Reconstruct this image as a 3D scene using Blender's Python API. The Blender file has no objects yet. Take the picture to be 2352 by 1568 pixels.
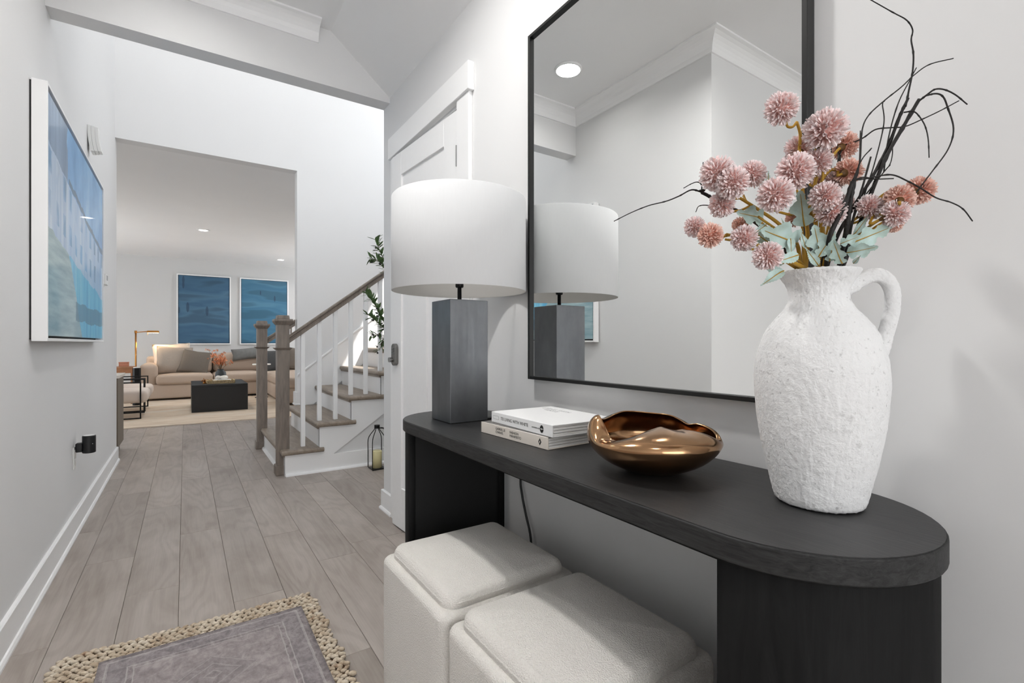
import bpy, bmesh, math, random
from mathutils import Vector, Matrix
random.seed(7)
R = math.radians
SC = bpy.context.scene
COL = SC.collection

# ------------------------------------------------------------------ camera, world, sun, window light, exposure
FPX, CX, HY, CAMH = 1116.0, 1176.0, 788.0, 1.01
TH = math.atan((1176 - 425) / FPX)
CT, ST = math.cos(TH), math.sin(TH)
cd = bpy.data.cameras.new('camera')
cam = bpy.data.objects.new('camera', cd); COL.objects.link(cam)
cam.location = (0, 0, CAMH); cam.rotation_euler = (R(90), 0, -TH)
cd.sensor_width = 36; cd.lens = FPX / 2352 * 36; cd.shift_y = (HY - 784) / 2352
cd.clip_start = 0.05
SC.camera = cam

W = bpy.data.worlds.new('world'); SC.world = W; W.use_nodes = True
W.node_tree.nodes['Background'].inputs[0].default_value = (0.75, 0.86, 1.0, 1)
W.node_tree.nodes['Background'].inputs[1].default_value = 1.0

def light(name, kind, loc, energy, color=(1, 1, 1), size=None, direction=None, spread=None, angle=None):
    d = bpy.data.lights.new(name, kind); d.energy = energy; d.color = color
    if kind == 'AREA':
        d.shape = 'RECTANGLE'; d.size, d.size_y = size
        if spread: d.spread = R(spread)
    if kind == 'SPOT':
        d.spot_size = R(angle); d.spot_blend = 0.6; d.shadow_soft_size = size
    if kind == 'POINT': d.shadow_soft_size = size
    if kind == 'SUN': d.angle = R(0.6)
    o = bpy.data.objects.new(name, d); COL.objects.link(o); o.location = loc
    if direction is not None:
        o.rotation_euler = Vector(direction).to_track_quat('-Z', 'Z').to_euler()
    return o

light('sunlight', 'SUN', (4, 3, 6), 9.0, (1.0, 0.98, 0.95), direction=(-0.40, 0.25, -0.85))
light('entry_window_light', 'AREA', (-0.6, -3.45, 1.3), 64, (0.98, 0.99, 1.0), (2.8, 2.3), (0, 1, 0))
light('stair_window_light', 'AREA', (2.50, 4.15, 3.4), 23, (0.98, 0.99, 1.0), (2.0, 2.6), (-1, 0.12, -0.1))
light('foyer_window_light', 'AREA', (0.5, 2.95, 4.3), 33, (0.99, 0.995, 1.0), (2.0, 1.6), (0, 1, -0.15))
light('living_window_light', 'AREA', (-3.3, 9.2, 1.5), 112, (0.91, 0.955, 1.0), (4.5, 2.0), (1, 0, 0.02))
light('living_window_light_right', 'AREA', (3.9, 10.0, 1.5), 62, (0.91, 0.955, 1.0), (3.0, 1.8), (-1, 0, 0.02))

SC.view_settings.view_transform = 'Standard'
SC.view_settings.look = 'None'
SC.view_settings.exposure = 0.2
SC.view_settings.gamma = 1.0
SC.view_settings.use_curve_mapping = False
SC.cycles.max_bounces = 6
SC.cycles.diffuse_bounces = 4
SC.cycles.glossy_bounces = 4
SC.cycles.adaptive_threshold = 0.2

def at(u, v, d):
    """a point of the place seen in direction (u, v) at forward distance d"""
    a = (u - CX) / FPX; b = -(v - HY) / FPX
    return Vector(((a * CT + ST) * d, (CT - a * ST) * d, CAMH + b * d))

# ------------------------------------------------------------------ materials
MATS = {}
def s2l(c):
    return tuple(((x / 255) / 12.92 if x / 255 <= 0.04045 else ((x / 255 + 0.055) / 1.055) ** 2.4) for x in c)
class NT:
    """tiny node-tree writer"""
    def __init__(s, name):
        m = bpy.data.materials.new(name); m.use_nodes = True
        s.m = m; s.t = m.node_tree; s.b = s.t.nodes['Principled BSDF']; MATS[name] = m
    def n(s, kind, **kw):
        nd = s.t.nodes.new('ShaderNode' + kind)
        for k, v in kw.items():
            if k.startswith('i_'):
                key = k[2:]
                key = int(key) if key.isdigit() else key.replace('_', ' ')
                s.put(nd.inputs[key], v)
            else: setattr(nd, k, v)
        return nd
    def put(s, sock, v):
        if hasattr(v, 'is_output') or isinstance(v, bpy.types.NodeSocket): s.t.links.new(v, sock)
        elif isinstance(v, bpy.types.Node): s.t.links.new(v.outputs[0], sock)
        elif isinstance(v, (tuple, list)) and len(v) == 3 and sock.type == 'RGBA': sock.default_value = (*v, 1)
        else: sock.default_value = v
    def math(s, op, a, b=0.0, c=None):
        nd = s.n('Math', operation=op); s.put(nd.inputs[0], a); s.put(nd.inputs[1], b)
        if c is not None: s.put(nd.inputs[2], c)
        return nd.outputs[0]
    def mix(s, f, a, b, mode='MIX'):
        nd = s.n('MixRGB', blend_type=mode); s.put(nd.inputs[0], f); s.put(nd.inputs[1], a); s.put(nd.inputs[2], b)
        return nd.outputs[0]
    def coord(s, scale=(1, 1, 1), rnd=0.0, kind='Object', rot=(0, 0, 0)):
        tc = s.n('TexCoord'); mp = s.n('Mapping'); mp.inputs['Scale'].default_value = scale; mp.inputs['Rotation'].default_value = rot
        s.put(mp.inputs['Vector'], tc.outputs[kind])
        if rnd:
            oi = s.n('ObjectInfo'); k = s.math('MULTIPLY', oi.outputs['Random'], rnd)
            cb = s.n('CombineXYZ'); s.put(cb.inputs[0], k); s.put(cb.inputs[1], s.math('MULTIPLY', k, 1.7)); s.put(cb.inputs[2], s.math('MULTIPLY', k, 0.6))
            s.put(mp.inputs['Location'], cb.outputs[0])
        return mp.outputs[0]
    def noise(s, vec, scale, detail=3.0, rough=0.55, dist=0.0):
        nd = s.n('TexNoise'); s.put(nd.inputs['Vector'], vec); nd.inputs['Scale'].default_value = scale
        nd.inputs['Detail'].default_value = detail; nd.inputs['Roughness'].default_value = rough; nd.inputs['Distortion'].default_value = dist
        return nd.outputs['Fac']
    def ramp(s, f, *stops):
        nd = s.n('ValToRGB'); s.put(nd.inputs[0], f); e = nd.color_ramp.elements
        while len(e) < len(stops): e.new(0.5)
        for i, (p, c) in enumerate(stops):
            e[i].position = p; e[i].color = (*c, 1) if len(c) == 3 else c
        return nd.outputs[0]
    def bump(s, h, strength, dist=0.01):
        nd = s.n('Bump'); nd.inputs['Strength'].default_value = strength; nd.inputs['Distance'].default_value = dist
        s.put(nd.inputs['Height'], h); s.put(s.b.inputs['Normal'], nd.outputs[0])
    def out(s, col=None, rough=None, metal=None, spec=None, coat=None):
        for k, v in (('Base Color', col), ('Roughness', rough), ('Metallic', metal), ('Specular IOR Level', spec), ('Coat Weight', coat)):
            if v is not None: s.put(s.b.inputs[k], v)
        return s.m
def plain(name, rgb, rough=0.5, metal=0.0, spec=None, coat=None, grain=0.04, gscale=40, bump=0.0, bscale=80, bdist=0.003):
    k = NT(name); v = k.coord()
    c = s2l(rgb)
    f = k.noise(v, gscale, 0 if grain < 0.02 else 2)
    col = k.mix(f, tuple(x * (1 - grain) for x in c), tuple(min(1, x * (1 + grain)) for x in c))
    if bump: k.bump(k.noise(v, bscale, 3), bump, bdist)
    return k.out(col, rough, metal, spec, coat)
def M(n): return MATS[n]

plain('wall_paint', (229, 229, 229), 0.75, grain=0.01, gscale=3)
plain('ceiling_paint', (240, 240, 240), 0.85, grain=0.01, gscale=3)
plain('trim_paint', (245, 245, 245), 0.4, grain=0.01, gscale=5)
plain('living_wall_paint', (208, 208, 207), 0.75, grain=0.01, gscale=3)
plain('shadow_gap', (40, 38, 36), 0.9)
plain('subfloor', (104, 92, 83), 0.9)
plain('door_paint', (244, 244, 244), 0.45, grain=0.01)
plain('black_metal', (16, 16, 17), 0.35, 0.4)
plain('mirror_frame_black', (14, 14, 14), 0.4, 0.1)
plain('lock_metal', (128, 127, 124), 0.35, 0.8)
plain('brass', (176, 122, 62), 0.3, 1.0)
plain('steel', (165, 165, 165), 0.35, 1.0)
plain('white_plastic', (238, 238, 236), 0.35, grain=0.005)
plain('grey_plastic', (150, 150, 150), 0.4)
plain('black_plastic', (16, 17, 19), 0.4)
plain('paper_edges', (222, 220, 215), 0.8, grain=0.05, gscale=60)
plain('book_white', (243, 243, 243), 0.35, grain=0.004)
plain('book_ivory', (228, 220, 210), 0.55, grain=0.01)
plain('book_cover_grey', (108, 106, 103), 0.5, grain=0.5, gscale=14)
plain('ink', (52, 50, 48), 0.6)
plain('ink_pale', (176, 176, 176), 0.6)
plain('ink_black', (14, 14, 14), 0.6)
plain('twig_black', (24, 21, 19), 0.65, bump=0.5, bscale=260)
plain('stem_ochre', (178, 136, 38), 0.55, grain=0.25, gscale=30)
plain('stem_brown', (96, 66, 28), 0.6, grain=0.2)
plain('olive_leaf', (92, 120, 74), 0.45, grain=0.3, gscale=25)
plain('olive_fruit', (24, 26, 24), 0.3)
plain('bark', (90, 76, 60), 0.85, grain=0.3)
plain('soil', (44, 34, 27), 0.95)
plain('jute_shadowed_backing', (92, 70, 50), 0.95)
plain('pot_clay', (186, 180, 170), 0.7)
plain('candle_wax', (232, 222, 170), 0.5, grain=0.03)
plain('sofa_fabric', (188, 170, 154), 0.9, grain=0.05, gscale=180, bump=0.15, bscale=300)
plain('cream_fabric', (222, 208, 197), 0.9, grain=0.04, gscale=150, bump=0.2, bscale=250)
plain('pillow_beige', (166, 154, 142), 0.9, grain=0.06, gscale=40)
plain('pillow_linen', (232, 214, 194), 0.9, grain=0.05, gscale=40)
plain('pillow_taupe', (112, 104, 95), 0.9, grain=0.08, gscale=40)
plain('pillow_grey', (112, 113, 111), 0.85, grain=0.25, gscale=14)
plain('pillow_charcoal', (70, 71, 72), 0.9, grain=0.1, gscale=40)
plain('table_black', (22, 22, 23), 0.45, grain=0.1)
plain('wicker', (190, 168, 130), 0.8, grain=0.2, gscale=60)
plain('ceramic_white', (238, 235, 228), 0.35)
plain('ceramic_slate', (66, 72, 76), 0.5)
plain('petal_orange', (226, 150, 108), 0.75, grain=0.25, gscale=30)
plain('table_wood', (150, 104, 72), 0.5, grain=0.3, gscale=12)
plain('cabinet_wood', (110, 98, 84), 0.55, grain=0.15, gscale=10)
plain('box_terracotta', (182, 124, 100), 0.7)

def emis(name, rgb, strength):
    k = NT(name); k.put(k.b.inputs['Emission Color'], s2l(rgb)); k.b.inputs['Emission Strength'].default_value = strength
    return k.out(s2l(rgb), 0.5)
emis('lamp_glow', (255, 250, 242), 9.0)
emis('lamp_glow_warm', (255, 214, 160), 14.0)

def m_glass():
    k = NT('window_glass'); tr = k.n('BsdfTransparent'); gl = k.n('BsdfGlossy'); gl.inputs['Roughness'].default_value = 0.02
    mx = k.n('MixShader'); mx.inputs[0].default_value = 0.06
    k.t.links.new(tr.outputs[0], mx.inputs[1]); k.t.links.new(gl.outputs[0], mx.inputs[2])
    k.t.links.new(mx.outputs[0], k.t.nodes['Material Output'].inputs[0])
m_glass()

def m_mirror():
    k = NT('mirror_glass'); v = k.coord()
    k.out(s2l((243, 244, 243)), k.math('MULTIPLY', k.noise(v, 2.0, 2), 0.004), 1.0)
m_mirror()

def m_plank():
    k = NT('oak_plank')
    v1 = k.coord((4.2, 0.75, 1), rnd=37.0); v2 = k.coord((70, 2.2, 1), rnd=91.0); v3 = k.coord((4.6, 1.5, 1), rnd=53.0); v4 = k.coord((3.0, 1.2, 1), rnd=71.0)
    rings_n = k.noise(v1, 1.0, 2, 0.45, 0.25)
    rings = k.math('SINE', k.math('MULTIPLY', rings_n, 95.0))                     # cathedral grain: contour lines of a stretched noise
    fine = k.noise(v2, 2.2, 4, 0.65); cloud = k.noise(v4, 1.6, 4, 0.6, 0.4)
    oi = k.n('ObjectInfo')
    base = k.ramp(cloud, (0.28, s2l((150, 137, 127))), (0.5, s2l((170, 158, 148))), (0.72, s2l((186, 175, 166))))
    base = k.mix(0.16, base, k.ramp(k.math('ADD', k.math('MULTIPLY', rings, 0.5), 0.5), (0.1, s2l((138, 124, 113))), (0.6, s2l((188, 177, 168)))))
    base = k.mix(0.12, base, k.ramp(fine, (0.35, s2l((124, 110, 100))), (0.62, s2l((194, 184, 175)))))
    kn = k.n('TexVoronoi'); k.put(kn.inputs['Vector'], v3); kn.inputs['Scale'].default_value = 1.0
    kd = k.math('ADD', kn.outputs['Distance'], k.math('MULTIPLY', k.noise(v2, 1.0, 4), 0.3))
    base = k.mix(k.math('MULTIPLY', k.ramp(kd, (0.14, (1, 1, 1)), (0.42, (0, 0, 0))), 0.30), base, s2l((116, 100, 88)))
    base = k.mix(k.math('MULTIPLY', k.ramp(kd, (0.13, (1, 1, 1)), (0.19, (0, 0, 0))), 0.40), base, s2l((84, 70, 60)))
    tone = k.math('ADD', k.math('MULTIPLY', oi.outputs['Random'], 0.14), 0.86)
    hs = k.n('HueSaturation'); hs.inputs['Saturation'].default_value = 0.85; k.put(hs.inputs['Value'], tone); k.put(hs.inputs['Color'], base)
    k.bump(fine, 0.08, 0.002)
    k.out(hs.outputs[0], k.math('ADD', k.math('MULTIPLY', fine, 0.15), 0.38), spec=0.35)
m_plank()

def m_stairwood():
    k = NT('stair_wood'); v = k.coord((22, 22, 3)); 
    g = k.noise(v, 1.6, 4, 0.6, 0.5)
    k.bump(g, 0.08, 0.002)
    k.out(k.ramp(g, (0.3, s2l((106, 96, 88))), (0.55, s2l((129, 118, 108))), (0.8, s2l((144, 133, 123)))), 0.45)
    k = NT('tread_wood'); v = k.coord((22, 3, 22))
    g = k.noise(v, 1.6, 4, 0.6, 0.5)
    k.bump(g, 0.08, 0.002)
    k.out(k.ramp(g, (0.3, s2l((122, 109, 96))), (0.55, s2l((144, 131, 117))), (0.8, s2l((160, 147, 133)))), 0.42)
m_stairwood()

def m_console():
    for nm, sc, lo, hi, ro in (('console_black_oak', (26, 3.2, 40), (36, 36, 36), (48, 47, 47), 0.42), ('console_edge', (30, 5, 60), (38, 38, 38), (58, 58, 58), 0.55), ('console_black_leg', (17, 17, 1.6), (13, 13, 13), (24, 24, 24), 0.72)):
        k = NT(nm); v = k.coord(sc)
        g = k.noise(v, 2.6, 5, 0.65, 1.2); g2 = k.noise(v, 9.0, 2, 0.5)
        k.bump(k.math('ADD', g, k.math('MULTIPLY', g2, 0.7)), 0.22, 0.0015)
        k.out(k.ramp(g, (0.35, s2l(lo)), (0.65, s2l(hi))), ro, spec=0.5 if ro < 0.5 else 0.18)
    plain('console_inner_black', (14, 14, 14), 0.6)
m_console()

def m_gunmetal():
    k = NT('gunmetal'); v = k.coord((6, 6, 3)); v2 = k.coord((90, 90, 2))
    n = k.noise(v, 1.8, 4, 0.6)
    k.out(k.ramp(n, (0.3, s2l((100, 102, 105))), (0.7, s2l((120, 122, 125)))), k.math('ADD', k.math('MULTIPLY', k.noise(v2, 2, 3), 0.2), 0.28), 0.85)
m_gunmetal()

def m_shade():
    k = NT('lamp_shade_linen'); v = k.coord((1, 1, 1)); 
    n = k.noise(k.coord((160, 160, 30)), 1.0, 2)
    k.bump(n, 0.04, 0.001)
    k.out(k.mix(k.math('MULTIPLY', n, 0.3), s2l((222, 223, 224)), s2l((234, 235, 236))), 0.85)
    k = NT('lamp_shade_lining'); k.out(s2l((206, 204, 200)), 0.8)
m_shade()

def m_vase():
    k = NT('vase_stucco'); v = k.coord()
    big = k.noise(v, 14, 4, 0.6); fine = k.noise(v, 95, 4, 0.65); md = k.noise(v, 38, 3, 0.6, 0.6)
    k.bump(k.math('ADD', k.math('MULTIPLY', fine, 0.9), md), 0.6, 0.005)
    c = k.mix(k.ramp(k.math('ADD', k.math('MULTIPLY', big, 0.5), k.math('MULTIPLY', fine, 0.5)), (0.585, (0, 0, 0)), (0.72, (0.6, 0.6, 0.6))), s2l((236, 236, 236)), s2l((172, 171, 170)))
    sp_ = k.ramp(k.noise(v, 130, 3, 0.6), (0.62, (0, 0, 0)), (0.72, (1, 1, 1)))
    c = k.mix(k.math('MULTIPLY', sp_, 0.45), c, s2l((150, 149, 148)))
    k.out(c, 0.9, spec=0.2)
m_vase()

def m_bronze():
    k = NT('bronze_glaze'); v = k.coord(); n = k.noise(v, 9, 3)
    k.out(k.mix(n, s2l((172, 132, 96)), s2l((190, 152, 116))), k.math('ADD', k.math('MULTIPLY', n, 0.06), 0.13), 1.0)
m_bronze()

def m_boucle():
    k = NT('boucle'); v = k.coord()
    vo = k.n('TexVoronoi'); k.put(vo.inputs['Vector'], v); vo.inputs['Scale'].default_value = 340
    n = k.noise(v, 300, 3, 0.7); n2 = k.noise(v, 70, 2)
    h = k.math('ADD', k.math('MULTIPLY', vo.outputs['Distance'], -0.5), k.math('ADD', n, k.math('MULTIPLY', n2, 0.2)))
    k.bump(h, 0.75, 0.005)
    k.out(k.mix(n, s2l((224, 219, 211)), s2l((246, 243, 238))), 1.0, spec=0.1)
m_boucle()

def m_jute():
    k = NT('jute'); v = k.coord((1, 1, 1)); n = k.noise(v, 26, 3, 0.7); f = k.noise(k.coord((60, 200, 60)), 3.0, 3)
    c = k.ramp(n, (0.27, s2l((150, 118, 96))), (0.36, s2l((186, 167, 144))), (0.55, s2l((208, 194, 174))), (0.75, s2l((226, 217, 202))))
    k.bump(f, 0.5, 0.004)
    k.out(c, 0.9, spec=0.15)
m_jute()

def m_rug():
    k = NT('faded_rug'); tc = k.n('TexCoord'); sp = k.n('SeparateXYZ'); k.put(sp.inputs[0], tc.outputs['Object'])
    ax = k.math('ABSOLUTE', sp.outputs[0]); y = sp.outputs[1]          # object origin: middle of the rug's far edge
    ex = k.math('SUBTRACT', 0.292, ax)                                 # distance to the side edge
    e = k.math('MINIMUM', ex, k.math('MULTIPLY', y, -1.0))
    wob = k.math('MULTIPLY', k.math('SUBTRACT', k.noise(tc.outputs['Object'], 30, 3), 0.5), 0.008)
    e = k.math('ADD', e, wob)
    def line(pos, w):
        return k.math('LESS_THAN', k.math('ABSOLUTE', k.math('SUBTRACT', e, pos)), w)
    lines = k.math('MAXIMUM', k.math('MAXIMUM', line(0.022, 0.0022), line(0.026, 0.001)), k.math('MAXIMUM', line(0.075, 0.002), line(0.092, 0.0018)))
    n1 = k.noise(k.coord((1, 1, 1)), 24, 6, 0.72, 0.8); n2 = k.noise(k.coord((34, 12, 1)), 2.0, 4, 0.7)
    base = k.ramp(n1, (0.34, s2l((108, 103, 106))), (0.48, s2l((138, 130, 131))), (0.6, s2l((168, 160, 160))), (0.75, s2l((190, 182, 181))))
    field = k.math('GREATER_THAN', e, 0.092)
    base = k.mix(k.math('MULTIPLY', field, 0.35), base, s2l((168, 158, 157)))
    band = k.math('MULTIPLY', k.math('GREATER_THAN', e, 0.026), k.math('LESS_THAN', e, 0.075))
    vo = k.n('TexVoronoi', distance='EUCLIDEAN'); k.put(vo.inputs['Vector'], k.coord((1, 1, 1))); vo.inputs['Scale'].default_value = 26
    motif = k.ramp(vo.outputs['Distance'], (0.35, (0, 0, 0)), (0.42, (1, 1, 1)), (0.5, (0, 0, 0)))
    base = k.mix(k.math('MULTIPLY', k.math('MULTIPLY', band, motif), 0.4), base, s2l((176, 168, 166)))
    base = k.mix(k.math('MULTIPLY', band, 0.3), base, s2l((114, 111, 116)))
    # medallion: nested lozenges about the rug's middle
    lo = k.math('ADD', k.math('MULTIPLY', ax, 1.0), k.math('MULTIPLY', k.math('ABSOLUTE', k.math('ADD', y, 0.26)), 1.15))
    lo = k.math('ADD', lo, k.math('MULTIPLY', wob, 2.5))
    ring = k.math('LESS_THAN', k.math('ABSOLUTE', k.math('SUBTRACT', k.math('FRACT', k.math('MULTIPLY', lo, 22.0)), 0.5)), 0.09)
    ring = k.math('MULTIPLY', ring, k.math('LESS_THAN', lo, 0.13))
    base = k.mix(k.math('MULTIPLY', k.math('LESS_THAN', lo, 0.12), 0.28), base, s2l((98, 94, 98)))
    base = k.mix(k.math('MULTIPLY', ring, 0.4), base, s2l((186, 178, 176)))
    base = k.mix(k.math('MULTIPLY', lines, 0.6), base, s2l((190, 184, 182)))
    base = k.mix(0.25, base, k.ramp(n2, (0.3, s2l((100, 94, 96))), (0.7, s2l((182, 172, 171)))))
    k.bump(k.noise(k.coord((1, 1, 1)), 260, 3), 0.4, 0.003)
    k.out(base, 0.95, spec=0.1)
m_rug()

def m_livingrug():
    k = NT('living_rug_wool'); v = k.coord((0.6, 2.0, 1)); n = k.noise(v, 2.4, 5, 0.6)
    k.out(k.ramp(n, (0.3, s2l((198, 176, 152))), (0.55, s2l((220, 204, 184))), (0.7, s2l((206, 200, 192)))), 0.95)
m_livingrug()

def m_painting():
    """blue abstract of a street by the water; object coords: y along the wall, z up, origin at the lower near corner"""
    k = NT('blue_painting'); tc = k.n('TexCoord'); sp = k.n('SeparateXYZ'); k.put(sp.inputs[0], tc.outputs['Object'])
    nz = k.noise(k.coord((1, 1.4, 1)), 3.2, 5, 0.6, 0.4); nv = k.noise(k.coord((1, 7, 0.8)), 2.2, 4, 0.6)
    wob = k.math('MULTIPLY', k.math('SUBTRACT', nz, 0.5), 0.10)
    y = k.math('ADD', sp.outputs[1], wob); z = k.math('ADD', sp.outputs[2], k.math('MULTIPLY', wob, 0.6))
    sky = k.ramp(nz, (0.3, s2l((92, 148, 200))), (0.55, s2l((124, 176, 220))), (0.8, s2l((160, 200, 228))))
    near = k.ramp(nv, (0.3, s2l((96, 124, 158))), (0.7, s2l((140, 166, 192))))
    c = k.mix(k.math('LESS_THAN', y, 0.42), sky, near)
    # facades: pale band that falls towards the far edge
    roof = k.math('SUBTRACT', 0.74, k.math('MULTIPLY', k.math('SUBTRACT', y, 0.3), 0.16))
    fac = k.math('MULTIPLY', k.math('LESS_THAN', z, roof), k.math('GREATER_THAN', z, k.math('SUBTRACT', 0.42, k.math('MULTIPLY', k.math('SUBTRACT', y, 0.3), 0.12))))
    c = k.mix(k.math('MULTIPLY', fac, 0.8), c, k.ramp(nv, (0.3, s2l((150, 182, 216))), (0.7, s2l((206, 220, 234)))))
    wy = k.math('FRACT', k.math('MULTIPLY', y, 7.0)); wz = k.math('FRACT', k.math('MULTIPLY', k.math('ADD', z, k.math('MULTIPLY', y, 0.14)), 6.2))
    win = k.math('MULTIPLY', k.math('LESS_THAN', k.math('ABSOLUTE', k.math('SUBTRACT', wy, 0.5)), 0.2), k.math('LESS_THAN', k.math('ABSOLUTE', k.math('SUBTRACT', wz, 0.5)), 0.3))
    win = k.math('MULTIPLY', k.math('MULTIPLY', win, fac), k.ramp(k.noise(k.coord((1, 1, 1)), 4.0, 2), (0.38, (0, 0, 0)), (0.52, (1, 1, 1))))
    c = k.mix(k.math('MULTIPLY', win, 0.75), c, k.ramp(nz, (0.35, s2l((70, 112, 150))), (0.6, s2l((86, 160, 208)))))
    ro = k.math('MULTIPLY', k.math('LESS_THAN', k.math('ABSOLUTE', k.math('SUBTRACT', z, k.math('ADD', roof, 0.02))), 0.014), k.math('GREATER_THAN', y, 0.45))
    c = k.mix(k.math('MULTIPLY', ro, 0.8), c, s2l((58, 92, 122)))
    low = k.math('LESS_THAN', z, k.math('SUBTRACT', 0.42, k.math('MULTIPLY', k.math('SUBTRACT', y, 0.3), 0.12)))
    water = k.ramp(nv, (0.3, s2l((84, 160, 204))), (0.5, s2l((112, 190, 222))), (0.75, s2l((150, 206, 224))))
    street = k.ramp(k.noise(k.coord((1, 1, 9)), 3.0, 4), (0.3, s2l((120, 152, 164))), (0.7, s2l((176, 198, 200))))
    lowc = k.mix(k.math('LESS_THAN', k.math('SUBTRACT', y, k.math('MULTIPLY', k.math('SUBTRACT', 0.4, z), 0.9)), 0.46), water, street)
    c = k.mix(low, c, lowc)
    dark = k.math('MULTIPLY', k.math('LESS_THAN', k.math('ABSOLUTE', k.math('SUBTRACT', z, 0.145)), 0.045), k.math('GREATER_THAN', y, 0.62))
    c = k.mix(k.math('MULTIPLY', dark, 0.7), c, s2l((78, 116, 140)))
    k.bump(k.noise(k.coord((1, 3, 8)), 16, 4), 0.25, 0.002)
    hb = k.n('HueSaturation'); hb.inputs['Value'].default_value = 1.22; hb.inputs['Saturation'].default_value = 1.08; k.put(hb.inputs['Color'], c); c = hb.outputs[0]
    k.out(c, 0.30, spec=0.6, coat=0.25)
    for nm, seed in (('teal_art_a', 3.1), ('teal_art_b', 9.7)):
        k = NT(nm); v = k.coord((1, 1, 1)); off = k.n('Mapping'); k.put(off.inputs['Vector'], v); off.inputs['Location'].default_value = (seed, seed * 2, seed)
        off.inputs['Scale'].default_value = (0.8, 1, 3.2); off.inputs['Rotation'].default_value = (0, 0.18, 0)
        n = k.noise(off.outputs[0], 1.25, 2, 0.4, 0.08)
        st = k.n('TexVoronoi', feature='DISTANCE_TO_EDGE'); k.put(st.inputs['Vector'], off.outputs[0]); st.inputs['Scale'].default_value = 0.9
        a = 12 if nm.endswith('b') else 0
        c = k.ramp(n, (0.35, s2l((50, 84 + a, 108 + a))), (0.42, s2l((62, 100 + a, 128 + a))), (0.5, s2l((56, 94 + a, 124 + a))), (0.6, s2l((74, 112 + a, 138 + a))), (0.66, s2l((60, 92 + a, 116 + a))))
        d = k.n('TexVoronoi'); mp = k.n('Mapping'); k.put(mp.inputs['Vector'], v); mp.inputs['Scale'].default_value = (6.0, 1, 1.5); mp.inputs['Location'].default_value = (seed, 0, seed)
        k.put(d.inputs['Vector'], mp.outputs[0]); d.inputs['Scale'].default_value = 1.1
        dash = k.math('LESS_THAN', d.outputs['Distance'], 0.17)
        c = k.mix(k.math('MULTIPLY', dash, 0.6), c, s2l((28, 50, 74)))
        k.out(c, 0.6)
m_painting()

def m_petals():
    for nm, deep, tip in (('petal_pink', (246, 200, 192), (255, 243, 243)), ('petal_peach', (238, 178, 158), (252, 220, 208))):
        k = NT(nm); tc = k.n('TexCoord'); ln = k.n('VectorMath', operation='LENGTH'); k.put(ln.inputs[0], tc.outputs['Object'])
        f = k.math('ADD', ln.outputs['Value'], k.math('MULTIPLY', k.math('SUBTRACT', k.noise(tc.outputs['Object'], 3.0, 2), 0.5), 0.5))
        k.out(k.ramp(f, (0.55, s2l(deep)), (0.98, s2l(tip))), 0.8, spec=0.15)
        k.b.inputs['Subsurface Weight'].default_value = 0.0
    k = NT('leaf_seafoam'); n = k.noise(k.coord(), 3.0, 3)
    k.out(k.ramp(n, (0.3, s2l((170, 190, 180))), (0.6, s2l((192, 216, 210))), (0.8, s2l((204, 224, 224)))), 0.6)
m_petals()

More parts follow.
